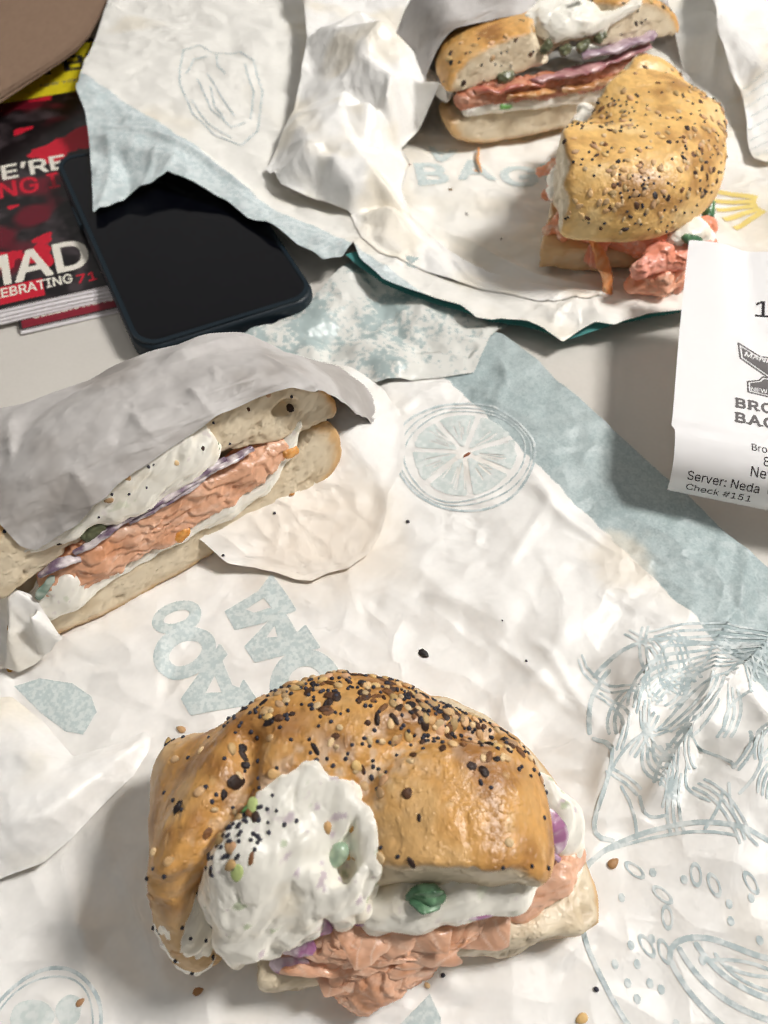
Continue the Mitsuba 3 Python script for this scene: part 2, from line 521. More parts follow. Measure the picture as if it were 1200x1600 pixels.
def flat(geom, z):
    vs, fs, n = [], [], 0
    for g in getattr(geom, 'geoms', [geom]):
        if g.geom_type != 'Polygon' or g.area < 1e-3:
            continue
        v, f = trimesh.creation.triangulate_polygon(g, engine='earcut')
        a = v[f]
        fl = np.cross(a[:, 1] - a[:, 0], a[:, 2] - a[:, 0]) < 0
        f = np.where(fl[:, None], f[:, ::-1], f)
        vs.append(np.column_stack([v, np.full(len(v), z)])); fs.append(f + n); n += len(v)
    return np.vstack(vs), np.vstack(fs)


# ------------------------------------------------------------------ two theatre booklets
def booklet(name, o, xd, top, label, nsheet, w=137, h=226):
    """o: lower right corner of the cover (mm), xd: along its lower edge"""
    t = thing(name, label, 'booklet', None)
    r = np.random.default_rng(len(label))
    for k in range(nsheet):                           # fanned pages under the cover
        z = top - 0.9 - 0.75 * (nsheet - 1 - k)
        d = 1.3 * (nsheet - 1 - k) + r.uniform(-.3, .3)
        xs = np.linspace(-w, 0, 24); ys = np.array([-d, 2 - d, 10 - d, 40, h])
        g = np.array([[x, y, z + (0.9 * math.exp(-((x + 60) / 40) ** 2) if j < 3 else 0.2)] for j, y in enumerate(ys) for x in xs])
        i, j = np.meshgrid(np.arange(len(ys) - 1), np.arange(23), indexing='ij')
        q = np.stack([i * 24 + j, i * 24 + j + 1, (i + 1) * 24 + j + 1, (i + 1) * 24 + j], -1).reshape(-1, 4)
        f = np.vstack([q[:, [0, 1, 2]], q[:, [0, 2, 3]]])
        m = len(g)
        gb = g.copy(); gb[:, 2] -= 0.55
        e = np.arange(23)
        side = np.vstack([np.column_stack([e, e + m, e + 1 + m]), np.column_stack([e, e + 1 + m, e + 1])])
        emit(t + '__page', place(np.vstack([g, gb]), xd, o), np.vstack([f, f[:, ::-1] + m, side]), 'm_page', smooth=30)
    g, f = slab(box(-w, 0, 0, h), top - 0.4, top, 0.15, 1)
    emit(t + '__cover', place(g, xd, o), f, 'm_cover', smooth=30)
    return t


ztop = 6.0
pa, pb = U(0, 483, ztop)[:2], U(160, 447, ztop)[:2]
bx = (pb - pa) / np.linalg.norm(pb - pa); by = np.array([-bx[1], bx[0]])
bo = U(182, 442, ztop)[:2] + 24 * bx


def bloc(px, py, z=ztop):
    q = U(px, py, z)[:2] - bo
    return np.array([q @ bx, q @ by])


bk = booklet('theatre_booklet', bo, bx, ztop, 'glossy black theatre booklet with yellow header and red and white lettering, left of the phone', 5)
yb = bloc(60, 152)[1]


def on_cover(t, geom, m, name, z, o=bo, **kw):
    v, f = flat(geom, z)
    emit(f'{t}__{name}', place(v, bx, o), f, m, smooth=False, **kw)


on_cover(bk, box(-137, yb, 0, yb + 54), 'm_yellow', 'header_band', ztop + 0.05, label='yellow header band')


def put(s, px, py, h, sx=1.0, bold=True):
    x, y = bloc(px, py)
    return affinity.translate(affinity.scale(text_poly(s, h, bold), sx, 1, origin=(0, 0)), x, y)


x0, y0 = bloc(42, 128)
mast = put('PLAYBILL', 100, 112, 17, 0.95)
mast = affinity.translate(mast, -0.95 * text_poly('PLAY', 17, True).bounds[2] - 1, 0)
on_cover(bk, mast, 'm_black_ink', 'masthead', ztop + 0.1)
on_cover(bk, unary_union([put('NEW YORK THEATRE', 62, 137, 3.2)]), 'm_grey_ink', 'small_print', ztop + 0.1)


def put_from(hidden, seen, px, py, h, sx):
    """lettering that starts beyond the frame: the first letter seen begins at px"""
    w = text_poly(hidden + seen, h, True).bounds[2] - text_poly(seen, h, True).bounds[2]
    return affinity.translate(put(hidden + seen, px, py, h, sx), -sx * w, 0)


on_cover(bk, put_from("W", "E’RE", 0, 282, 12.0, 0.90), 'm_white_ink', 'white_lettering', ztop + 0.1)
on_cover(bk, put_from("DOI", "NG IT", -4, 311, 12.5, 0.74), 'm_red_ink', 'red_lettering', ztop + 0.1)
on_cover(bk, put_from("M", "AD|", 22, 441, 19.5, 0.84), 'm_white_ink', 'white_lettering', ztop + 0.1)
on_cover(bk, box(-137, bloc(0, 477)[1], bloc(68, 446)[0], bloc(0, 449)[1]), 'm_red_ink', 'red_bar', ztop + 0.05)
on_cover(bk, put_from("CEL", "EBRATING", 1, 466, 5.8, 0.70), 'm_white_ink', 'white_lettering', ztop + 0.12)
on_cover(bk, put("71", 119, 444, 5.6, 0.9), 'm_red_ink', 'red_lettering', ztop + 0.1)
rr = np.random.default_rng(5)
blots = []
for (px, py, rx, ry, a) in ((118, 222, 17, 9, 0.3), (90, 235, 12, 7, 0.2), (33, 204, 4.5, 2.2, 0.4), (66, 155, 5, 1.8, 0), (20, 323, 2.2, 1.2, 0.2), (70, 372, 4, 3, 0.5), (12, 405, 5, 6, 0), (62, 400, 6, 8, 0.2)):
    x, y = bloc(px, py)
    an = np.linspace(0, 2 * np.pi, 26)[:-1]
    k = 1 + 0.28 * np.sin(an * 3 + rr.uniform(0, 6)) + rr.uniform(-.15, .15, 25)
    blots.append(affinity.rotate(Polygon(np.column_stack([x + rx * k * np.cos(an), y + ry * k * np.sin(an)])).buffer(0.3), math.degrees(a)))
for g in blots:
    on_cover(bk, g.intersection(box(-137, 0, -0.5, yb - 0.5)), 'm_red_ink', 'red_splash', ztop + 0.04)

z2 = 2.2
b2o = U(190, 478, z2)[:2]
bk2 = booklet('theatre_booklet', b2o, bx, z2, 'dark red edge of a second booklet sticking out beneath the black theatre booklet', 2, w=118 * 0.34)
on_cover(bk2, box(-39, 0.2, -0.2, 9.5), 'm_dark_red', 'red_bar', z2 + 0.05, b2o)
on_cover(bk2, affinity.translate(affinity.scale(text_poly('CELEBRATING', 3.6, True), 0.95, 1, origin=(0, 0)), -35, 4.6), 'm_white_ink', 'white_lettering', z2 + 0.1, b2o)

# ------------------------------------------------------------------ kraft bag
bag = thing('paper_bag', 'plain brown kraft paper bag in the upper left corner, lying over the yellow header', 'paper bag')
zb = 20.0
outline = Polygon(UV([(-120, -140), (235, -140), (176, -15), (166, 2), (138, 54), (118, 76), (93, 94), (52, 120), (0, 153), (-120, 235)], zb)).buffer(-1).buffer(1)
g, f = mesh2d(outline, 6, 3)
zz = zb + 0.5 * nz(np.column_stack([g, 0 * g[:, 0]]), 40)
emit(bag + '__front_panel', np.column_stack([g, zz]), f, 'm_kraft')
inner = outline.buffer(1.5)
hp = [np.column_stack([np.array(outline.buffer(-d).exterior.coords), np.full(len(outline.buffer(-d).exterior.coords), z)]) for d, z in ((0.3, zb - 0.9), (0.3, zb - 1.5), (22, 11.0))]
m = trimesh.Trimesh(np.vstack(hp)).convex_hull
emit(bag + '__folded_body', m.vertices, m.faces, 'm_kraft', smooth=30)
seam = outline.buffer(-1.6).difference(outline.buffer(-2.3))
v, f = flat(seam, zb + 0.9)
emit(bag + '__seam', v, f, 'm_kraft', smooth=False)

# ------------------------------------------------------------------ phone
ph = thing('smartphone', 'black-screened smartphone in a dark blue case lying beside the booklets, partly under the upper paper', 'phone')
pbl, pbr = U(215, 553, 8)[:2], U(499, 464, 8)[:2]
pxd = (pbr - pbl) / np.linalg.norm(pbr - pbl); PW = np.linalg.norm(pbr - pbl)
def rrect(w, h, r, inset=0):
    return box(inset + r, inset + r, w - inset - r, h - inset - r).buffer(r, quad_segs=8)
PH = 134
tilt = lambda v: np.column_stack([v[:, 0], v[:, 1], v[:, 2] + 7.0 * np.clip(1 - v[:, 0] / PW, 0, 1) * np.clip(v[:, 1] / 50, 0, 1)])
shell = Polygon(rrect(PW, PH, 9.5).exterior)
g, f = slab(shell, 0.2, 8.6, 2.2, 4); emit(ph + '__case', place(tilt(g), pxd, pbl), f, 'm_phone_case', smooth=40)
m = trimesh.creation.extrude_polygon(rrect(PW, PH, 9.0, 0.9).difference(rrect(PW, PH, 8.0, 2.6)), 0.7, engine='earcut'); m.apply_translation([0, 0, 8.5])
emit(ph + '__case__raised_lip', place(tilt(np.array(m.vertices)), pxd, pbl), m.faces, 'm_phone_case', smooth=30)
g, f = slab(rrect(PW, PH, 8.0, 2.55), 8.0, 8.9, 0.25, 2); emit(ph + '__screen', place(tilt(g), pxd, pbl), f, 'm_phone_glass', smooth=40)
g, f = slab(box(-1.2, 82, 0.6, 97), 3.2, 5.8, 0.5, 2); emit(ph + '__side_button', place(tilt(g), pxd, pbl), f, 'm_phone_case', smooth=40)

# ------------------------------------------------------------------ the lower sheet of deli paper
REG = (-260, -240, 260, 460)
fa, fb, fc = Facets(1, REG, 46, 2.3, soft=2.0), Facets(2, REG, 19, 0.75, soft=0.8), Facets(3, REG, 7.5, 0.24, soft=0.4)
fd = Facets(4, REG, 15, 4.6, stretch=2.6, ang=math.radians(58), soft=0.9)
C1, C2 = U(545, 1330, 10)[:2], np.array([-62., 8.])


def uvl(*pts, z=3):
    return [tuple(U(x, y, z)[:2]) for x, y in pts]


FOLDS = [(uvl((1118, 1020), (1075, 1130), (1035, 1200), (1000, 1275)), 7.5, 3.4), (uvl((1200, 1000), (1140, 1060), (1085, 1120)), 4.5, 2.4),
         (uvl((1010, 1020), (985, 1100), (940, 1200), (930, 1270)), 5.2, 2.8), (uvl((1150, 1075), (1180, 1150), (1120, 1210)), 5.0, 2.8),
         (uvl((1075, 1080), (1090, 1180), (1060, 1270)), -3.0, 2.6), (uvl((945, 1030), (960, 1110), (930, 1160)), -1.6, 2),
         (uvl((1170, 860), (1150, 950), (1110, 1010)), 1.8, 2.5), (uvl((820, 740), (860, 790), (830, 830), (790, 890)), 1.6, 1.8),
         (uvl((830, 765), (880, 815), (960, 870)), 1.4, 1.6), (uvl((640, 850), (700, 840), (760, 850)), 1.0, 1.6),
         (uvl((840, 860), (875, 940), (870, 1010)), 1.5, 4.0), (uvl((650, 880), (720, 960), (700, 1010)), 1.0, 4.0),
         (uvl((780, 560), (790, 600), (770, 640)), 1.8, 2.0), (uvl((560, 690), (660, 620), (740, 585)), 1.6, 2.0), (uvl((590, 730), (600, 800), (570, 870)), 1.5, 2.5),
         (uvl((960, 1420), (880, 1500), (830, 1600)), 2.6, 5.0), (uvl((700, 1560), (820, 1500), (930, 1430)), 1.2, 4.0),
         (uvl((90, 1330), (130, 1480), (150, 1600)), 1.5, 2.5), (uvl((150, 1290), (210, 1420), (280, 1590)), 1.4, 2.5), (uvl((0, 1480), (70, 1440), (150, 1450)), 1.2, 2.0),
         (uvl((830, 1000), (900, 1080), (930, 1140)), 1.6, 1.6), (uvl((760, 985), (830, 1050), (925, 1135)), 0.9, 1.4)]


def H_low(x, y):
    d1 = np.exp(-(((x - C1[0]) / 46) ** 2 + ((y - C1[1]) / 34) ** 2) ** 2)
    d2 = np.exp(-(((x - C2[0]) / 75) ** 2 + ((y - C2[1]) / 55) ** 2) ** 2)
    sx, sy = U(1070, 1150, 3)[:2]
    w = np.exp(-(((x - sx) / 40) ** 2 + ((y - sy) / 30) ** 2))
    k = (1 - 0.75 * d1) * (1 - 0.6 * d2)
    z = 3.4 + k * (fa(x, y) + fb(x, y) * (1 + 0.8 * w) + fc(x, y) + w * fd(x, y))
    for pts, a, wd in FOLDS:
        z = z + ridge(x, y, pts, a, wd) * k
    z = z - 1.2 * d1
    return np.maximum(z, 0.5 + 0.1 * fc(x, y))


low_poly = Polygon(UV([(785, 524), (800, 536), (860, 590), (1000, 718), (1200, 893), (1420, 1085), (1500, 1750), (-260, 1750), (-420, 900), (-250, 640), (0, 660), (300, 640), (480, 600), (560, 572), (640, 560), (700, 562), (735, 575), (752, 556), (768, 518)], 3))
LOWP = thing('deli_paper', 'white printed deli paper with a wide blue-grey border band, spread under the two nearer halves', 'deli paper')
sheet(LOWP + '__sheet', low_poly, H_low, 1.25, 'm_lower')

# --- a second layer of it, lifting at its edge beside the wrapped half
FL = UV([(300, 850), (335, 872), (358, 888), (398, 888), (430, 893), (462, 904), (487, 906), (512, 893), (545, 884), (575, 862), (592, 836), (604, 800), (606, 770), (628, 735), (634, 700), (630, 655), (600, 620), (545, 590), (440, 560), (300, 700)], 5)
edge_fl = LineString(FL[2:16])
bump = LineString(UV([(90, 1010), (270, 900), (400, 800), (520, 690), (545, 630)], 4))
ff, ff2 = Facets(9, REG, 22, 0.8, soft=1.5), Facets(10, REG, 9, 0.3, soft=0.6)


def H_flap(x, y):
    d = shapely.distance(shapely.points(x, y), edge_fl)
    b = shapely.distance(shapely.points(x, y), bump)
    lip = 2.0 * np.exp(-(d / 1.6) ** 2)
    return H_low(x, y) + 0.45 + 0.4 * lip + 1.0 * sstep(0, 16, d) + 7.5 * np.exp(-(b / 12) ** 2) + np.abs(ff(x, y) + ff2(x, y)) * 1.3


sheet(LOWP + '__inner_layer', Polygon(FL).buffer(-1.5).buffer(1.5), H_flap, 1.2, 'm_lower', label='raised inner layer of the paper beside the wrapped half')

# --- the thick folded corner on the left
FC = UV([(-220, 1120), (-60, 1085), (10, 1080), (60, 1120), (112, 1180), (190, 1150), (222, 1133), (231, 1143), (228, 1165), (205, 1205), (150, 1262), (110, 1305), (60, 1345), (0, 1366), (-120, 1420), (-260, 1440)], 9)
fc_poly = Polygon(FC).buffer(-2).buffer(2)
fcl = fc_poly.exterior
fe = Facets(12, REG, 26, 1.0, stretch=2, ang=0.5, soft=2.0)


CORN1, CORN2 = uvl((0, 1180), (90, 1190), (175, 1175), z=10), uvl((0, 1300), (70, 1285), (130, 1240), z=10)


def H_corner(x, y):
    d = shapely.distance(shapely.points(x, y), fcl)
    t = np.clip(d / 9, 0, 1)
    return 5.2 + 5.0 * np.sqrt(1 - (1 - t) ** 2) * sstep(-0.1, 0.6, t) + 1.3 * fe(x, y) * t + 2.2 * ridge(x, y, CORN1, 1, 2.5) + 1.6 * ridge(x, y, CORN2, 1, 2.0) + ff2(x, y) * 0.7 + 3.5 * np.exp(-(((x + 92) / 26) ** 2 + ((y + 95) / 14) ** 2))


sheet(LOWP + '__folded_corner', fc_poly, H_corner, 1.2, 'm_tissue', label='thick white fold of the paper rolled over at the left edge')


def print_low(name, geom, m, H=H_low, off=0.22, **kw):
    return drape(f'{LOWP}__{name}', geom.intersection(low_poly.buffer(-0.5)), H, m, off, **kw)


def px_poly(pts, z=3):
    return Polygon(UV(pts, z)).buffer(0)


# citrus slice
rr = np.random.default_rng(8)
cc = U(724, 711, 3)[:2]


def blob(c, rx, ry, wob=0.05, n=60, seed=0, ang=0):
    r = np.random.default_rng(seed)
    a = np.linspace(0, 2 * np.pi, n, endpoint=False)
    k = 1 + wob * (np.sin(2 * a + r.uniform(0, 6)) + 0.6 * np.sin(3 * a + r.uniform(0, 6)) + 0.4 * np.sin(5 * a + r.uniform(0, 6)))
    return affinity.rotate(Polygon(np.column_stack([c[0] + rx * k * np.cos(a), c[1] + ry * k * np.sin(a)])), ang, origin=tuple(c))


def ringline(c, rx, ry, w, **kw):
    return LineString(blob(c, rx, ry, **kw).exterior.coords).buffer(w / 2, quad_segs=2)


R0 = 24.0
slice_lines = [ringline(cc, R0, R0 * 0.97, 0.9, seed=1, wob=0.02), ringline(cc, R0 - 1.8, R0 * 0.97 - 1.8, 0.5, seed=2, wob=0.02), ringline(cc, R0 - 3.6, R0 - 4.4, 0.55, seed=3, wob=0.03)]
print_low('citrus_outline', unary_union(slice_lines), 'm_line', label='pale blue outline of a citrus slice')
for k in range(7):
    a0 = k * 2 * np.pi / 7 + 0.3
    a = np.linspace(a0 + 0.10, a0 + 2 * np.pi / 7 - 0.10, 9)
    seg = Polygon([(cc[0] + 3.6 * math.cos(a0 + .45), cc[1] + 3.6 * math.sin(a0 + .45))] + [(cc[0] + 16.8 * math.cos(t) * (1 + rr.uniform(-.03, .03)), cc[1] + 16.6 * math.sin(t)) for t in a]).buffer(1.3).buffer(-0.6)
    cut = strokes([[(cc[0] + rho * math.cos(t), cc[1] + rho * math.sin(t)) for rho in np.linspace(rr.uniform(4, 9), rr.uniform(11, 16), 4)] for t in rr.uniform(a0 + .1, a0 + .8, 5)], 0.5)
    print_low('citrus_segment', seg.difference(cut), 'm_pale_print')
# lettering showing through, large blue-grey capitals
def glyph(s, px, py, h, ang, sx=1.0, mirror=False, z=3):
    g = affinity.scale(text_poly(s, h, True).buffer(h * 0.02), sx * (-1 if mirror else 1), 1, origin=(0, 0))
    c = g.centroid
    x, y = U(px, py, z)[:2]
    return affinity.rotate(affinity.translate(g, x - c.x, y - c.y), ang, origin=(x, y))


SHAPES = [('A', [(343, 1008), (353, 1022), (345, 1032), (361, 1071), (375, 1076), (380, 1063), (402, 1097), (300, 1117), (285, 1092)], [(335, 1055), (346, 1081), (321, 1083)]),
          ('A', [(440, 953), (449, 967), (464, 992), (477, 980), (498, 1011), (399, 1033), (384, 1011)], [(429, 979), (434, 996), (416, 997)]),
          ('A', [(424, 899), (446, 929), (461, 953), (410, 973), (368, 982), (353, 955), (405, 925)], [(412, 935), (424, 950), (398, 958), (384, 952)])]
for s_, out_, hole_ in SHAPES:
    print_low('printed_letter', px_poly(out_).buffer(0.4).difference(px_poly(hole_)), 'm_print', label=f'pale blue printed letter {s_} seen from the back')
ctr_ = lambda x, y: tuple(U(x, y, 3)[:2])
ring8 = lambda c, a, b, t, g: affinity.rotate(affinity.scale(Point(0, 0).buffer(1), a, b).difference(affinity.scale(Point(0, 0).buffer(1), a - t, b - t)), g)
print_low('printed_letter', unary_union([affinity.translate(ring8(0, 9.0, 7.6, 4.2, 35), *ctr_(290, 1020)), affinity.translate(ring8(0, 7.2, 5.6, 3.4, 25), *ctr_(278, 968))]), 'm_print', label='pale blue printed letter B seen from the back')
print_low('printed_letter', affinity.translate(ring8(0, 10.2, 11.0, 5.2, 20), *ctr_(478, 1070)), 'm_print', label='pale blue printed letter O, half hidden behind the bagel')
print_low('printed_letter', px_poly([(655, 1570), (672, 1552), (690, 1590), (690, 1620), (640, 1620), (625, 1600)]), 'm_print')
print_low('printed_patch', px_poly([(20, 1070), (60, 1058), (112, 1066), (140, 1085), (149, 1110), (128, 1146), (100, 1140), (60, 1110)], 4), 'm_print')
c3 = U(62, 1612, 3)[:2]
print_low('citrus_outline', unary_union([ringline(c3, 13, 12, 0.8, seed=4, wob=.02), ringline(c3, 11.5, 10.5, 0.4, seed=5, wob=.02)]), 'm_line')
print_low('citrus_segment', unary_union([blob((c3[0] - 3, c3[1] + 3), 5, 3, seed=6), blob((c3[0] + 5, c3[1] + 4), 3, 3, seed=7)]), 'm_pale_print')
# the big line drawing of a filled bagel on the right
dl = []
def pl(*pts):
    P = np.array(pts, float)
    t = np.r_[0, np.cumsum(np.linalg.norm(np.diff(P, axis=0), axis=1))]
    s = np.linspace(0, t[-1], max(8, int(t[-1] / 14)))
    from scipy.interpolate import CubicSpline
    c = CubicSpline(t, P)(s) if len(P) > 2 else np.column_stack([np.interp(s, t, P[:, k]) for k in (0, 1)])
    return UV(c, 3)
dl += [pl((905, 1405), (915, 1460), (945, 1530), (985, 1600), (1020, 1640))]
heavy = [pl((905, 1390), (930, 1340), (985, 1308), (1060, 1290), (1130, 1295), (1210, 1330)), pl((1050, 1500), (1062, 1470), (1090, 1464), (1150, 1480), (1210, 1500)),
         pl((1052, 1500), (1075, 1540), (1120, 1590), (1180, 1640)), pl((1065, 1482), (1100, 1530), (1150, 1570), (1230, 1600)), pl((1090, 1475), (1130, 1520), (1200, 1560)),
         pl((930, 1055), (975, 1022), (1060, 1008), (1150, 1012), (1230, 1020)), pl((918, 1150), (925, 1090), (950, 1050)), pl((925, 1160), (940, 1240), (935, 1300), (960, 1310))]
light = [pl((940, 1330), (1000, 1312), (1070, 1303), (1140, 1312)), pl((1120, 1490), (1160, 1530), (1210, 1550)), pl((1110, 1500), (1150, 1500), (1210, 1520)), pl((1140, 1510), (1170, 1522), (1215, 1526))]
r_ = np.random.default_rng(21)
for k in range(44):                                     # shredded filling, hatched
    cx, cy = r_.uniform(935, 1200), r_.uniform(1040, 1280)
    a = r_.uniform(0.5, 2.6); L = r_.uniform(25, 60)
    b = r_.uniform(-18, 18)
    for q in range(r_.integers(1, 4)):
        ox, oy = 9 * q * math.sin(a), -9 * q * math.cos(a)
        light.append(pl((cx - L * math.cos(a) + ox, cy - L * math.sin(a) + oy), (cx + b * math.sin(a) + ox, cy - b * math.cos(a) + oy), (cx + L * math.cos(a) + ox, cy + L * math.sin(a) + oy)))
for k in range(9):
    y0_ = 985 + 9 * k
    light.append(pl((1010 + 6 * k, y0_ + 12), (1100, y0_ - 4), (1210, y0_ + 8)))
print_low('drawn_outline', strokes(dl + heavy, 1.25), 'm_line', label='blue-grey line drawing of a filled bagel')
print_low('drawn_hatching', strokes(light, 0.75), 'm_line')
ov = []
for k, (px, py) in enumerate([(1085, 1368), (1112, 1385), (1168, 1382), (1037, 1397), (1045, 1432), (1042, 1485), (1015, 1476), (995, 1357), (1022, 1362), (1068, 1375), (1136, 1414), (1140, 1440), (975, 1400), (1100, 1500), (1038, 1545), (1000, 1560), (1020, 1535), (965, 1505), (1000, 1505), (1062, 1600), (1022, 1465), (985, 1535), (1170, 1405), (1185, 1470), (990, 1475)]):
    c = U(px, py, 3)[:2]
    if k < 8:
        ov.append(affinity.rotate(affinity.scale(Point(0, 0).buffer(1).boundary.buffer(0.22), 1.1, 2.3), 20 + 17 * (k % 4) - 25).buffer(0))
    else:
        ov.append(affinity.scale(Point(0, 0).buffer(1), .8, 1.0))
    ov[-1] = affinity.translate(ov[-1], c[0], c[1])
print_low('drawn_seeds', unary_union(ov), 'm_line')

# ------------------------------------------------------------------ blotched greasy tissue between the two papers
bl_poly = Polygon(UV([(330, 560), (400, 520), (425, 512), (478, 476), (540, 420), (560, 385), (720, 440), (800, 500), (766, 524), (740, 585), (640, 598), (560, 608), (520, 625), (440, 600)], 4)).buffer(-1).buffer(1)
g1, g2 = Facets(31, REG, 16, 2.4, soft=0.6), Facets(32, REG, 6, 0.7, soft=0.4)
H_bl = lambda x, y: np.maximum(np.maximum(4.0 + g1(x, y) + g2(x, y), 0.8), np.where(shapely.contains_xy(low_poly.buffer(3), x, y), H_low(x, y) + 0.6, 0))
bt = sheet('greasy_tissue', bl_poly, H_bl, 1.2, 'm_blotch', label='crinkled greasy tissue with blue-grey blotches between the phone and the citrus slice print', cat='tissue')

# ------------------------------------------------------------------ the upper sheet
UP = [(205, -60, 22), (172, 5, 22), (146, 68, 23), (124, 128, 24), (122, 148, 24), (135, 180, 22), (139, 222, 20), (150, 345, 13), (198, 312, 15), (240, 288, 17), (264, 275, 17), (300, 282, 17), (322, 290, 17), (355, 305, 16), (385, 331, 15), (430, 355, 14), (480, 390, 13), (505, 406, 12), (535, 402, 12), (552, 382, 12), (562, 405, 11), (600, 440, 10), (650, 456, 9), (720, 474, 9), (745, 492, 9), (780, 495, 9), (825, 502, 9), (862, 520, 9), (880, 530, 9), (905, 516, 9), (930, 504, 10), (960, 508, 10), (1010, 490, 10), (1070, 482, 10), (1200, 460, 12), (1420, 400, 14), (1400, -60, 14)]
up_poly = Polygon(UV(UP))
ctrl = control(UP + [(300, 60, 24), (300, 180, 18), (420, 60, 22), (420, 200, 14), (350, 260, 15), (450, 330, 8), (560, 300, 5), (700, 300, 4), (800, 350, 4), (880, 250, 4), (700, 430, 5), (850, 470, 6), (960, 440, 4), (1100, 300, 4), (1080, 100, 5), (1200, 200, 10), (1180, 60, 18), (1150, 350, 5), (1300, 200, 12), (760, 60, 4), (950, 60, 6), (600, 50, 12), (160, 200, 20), (185, 215, 24), (260, 240, 21), (200, 270, 14), (290, 262, 20), (385, 300, 18)], soft=3.5)
u1, u2, u3 = Facets(41, REG, 38, 1.8, soft=2), Facets(42, REG, 15, 0.8, soft=0.7), Facets(43, REG, 7, 0.28, soft=0.4)
UFOLDS = [(uvl((150, 340), (175, 260), (172, 220), z=18), 2.4, 2.2), (uvl((172, 212), (240, 222), (320, 245), (400, 280), z=18), 3.2, 2.0), (uvl((215, 300), (235, 262), (250, 240), z=18), 2.0, 1.8), (uvl((185, 320), (200, 280), (190, 240), z=18), -2.5, 2.2),
          (uvl((255, 275), (275, 255), (290, 245), z=18), 2.4, 2.0), (uvl((690, 350), (760, 400), (840, 440), (930, 462), z=5), 2.2, 2.4), (uvl((655, 350), (730, 440), (800, 470), z=5), 1.6, 2.0), (uvl((600, 440), (640, 400), (640, 350), z=5), 1.8, 2.2),
          (uvl((860, 515), (870, 495), (905, 470), z=8), 2.0, 1.6), (uvl((820, 500), (850, 480), (900, 455), z=8), 1.5, 1.6), (uvl((930, 500), (925, 480), (950, 455), z=8), 1.6, 1.6),
          (uvl((1100, 30), (1110, 90), (1112, 140), z=5), 4.5, 3.0), (uvl((1128, 40), (1130, 100), (1150, 150), z=8), 3.5, 3), (uvl((1150, 60), (1180, 120), (1200, 140), z=8), 3, 3)]


def H_up(x, y):
    z = ctrl(x, y) + u1(x, y) + u2(x, y) + u3(x, y)
    for pts, a, wd in UFOLDS:
        z = z + ridge(x, y, pts, a, wd)
    return np.maximum(z, 2.2)


UPP = thing('deli_paper', 'crumpled white deli paper with a raised blue-grey rim, holding the two far halves', 'deli paper')
sheet(UPP + '__sheet', up_poly, H_up, 1.35, 'm_upper')
# its printed outer side, turned under along the near edge
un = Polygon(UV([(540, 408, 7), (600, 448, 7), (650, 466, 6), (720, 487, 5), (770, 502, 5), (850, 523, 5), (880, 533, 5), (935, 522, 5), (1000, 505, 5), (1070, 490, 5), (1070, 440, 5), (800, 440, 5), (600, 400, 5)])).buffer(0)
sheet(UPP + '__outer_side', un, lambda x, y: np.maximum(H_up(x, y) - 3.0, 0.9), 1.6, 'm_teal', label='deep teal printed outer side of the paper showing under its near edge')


def print_up(name, geom, m, off=0.3, **kw):
    return drape(f'{UPP}__{name}', geom.intersection(up_poly.buffer(-0.5)), H_up, m, off, res=1.8, **kw)


# apple drawing, letters, sun rays, box lines
ap = [[(283, 120), (290, 95), (315, 86), (338, 95), (352, 92), (375, 88), (398, 105), (410, 140), (400, 190), (375, 215), (335, 205), (300, 175), (283, 140), (283, 120)], [(292, 125), (305, 105), (325, 100)], [(300, 160), (325, 190), (360, 205)], [(310, 130), (330, 170), (360, 190), (382, 180)], [(325, 120), (345, 150), (365, 175)],
      [(340, 98), (342, 112), (352, 120)], [(384, 110), (396, 140), (390, 175)], [(330, 140), (335, 165), (350, 180)]]
print_up('drawn_fruit', strokes([[tuple(U(x, y, 19)[:2]) for x, y in l] for l in ap], 0.8), 'm_line', label='faint blue-grey line drawing of a fruit')
for s, px, py, h, a in (('B', 672, 278, 15, 8), ('A', 742, 268, 15, 6), ('G', 812, 272, 15, 6), ('E', 868, 262, 15, 4), ('A', 690, 245, 12, 170)):
    print_up('printed_letter', glyph(s, px, py, h, a, 1.25, z=5), 'm_print', label=f'pale blue printed letter {s}')
rays = []
for k in range(5):
    a = math.radians(150 + 16 * k)
    c = U(1215, 318, 6)[:2]
    rays.append(LineString([(c[0] + 9 * math.cos(a), c[1] + 9 * math.sin(a)), (c[0] + 27 * math.cos(a), c[1] + 27 * math.sin(a))]).buffer(1.5, cap_style='flat'))
print_up('printed_sun', unary_union(rays), 'm_yellow_print', label='yellow printed sun rays')

#@@FLAP of folded box-like print at the right edge
fr = Polygon(UV([(1150, 138, 14), (1130, 60, 24), (1110, 0, 30), (1120, -80, 30), (1400, -80, 30), (1400, 240, 14), (1200, 248, 12), (1180, 238, 12)]))
ctr = control([(1150, 138, 14), (1130, 60, 24), (1110, 0, 30), (1120, -80, 30), (1400, -80, 34), (1400, 240, 20), (1200, 248, 11), (1180, 238, 11), (1165, 160, 17), (1200, 100, 24)], soft=3)
H_fr = lambda x, y: ctr(x, y) + u1(x, y) * 0.8 + u2(x, y)
sheet(UPP + '__side_flap', fr, H_fr, 1.5, 'm_tissue', label='lifted side flap of the paper at the right edge with line print')
ln = [[tuple(U(1145 + 6 * k, 150 + 11 * k, 15)[:2]), tuple(U(1260, 108 + 13 * k, 18)[:2])] for k in range(8)] + [[tuple(U(1155, 150, 14)[:2]), tuple(U(1178, 232, 12)[:2]), tuple(U(1260, 245, 12)[:2])]]
drape(UPP + '__side_flap__printed_lines', strokes(ln, 0.5).intersection(fr.buffer(-.5)), H_fr, 'm_line', 0.3, res=1.8)

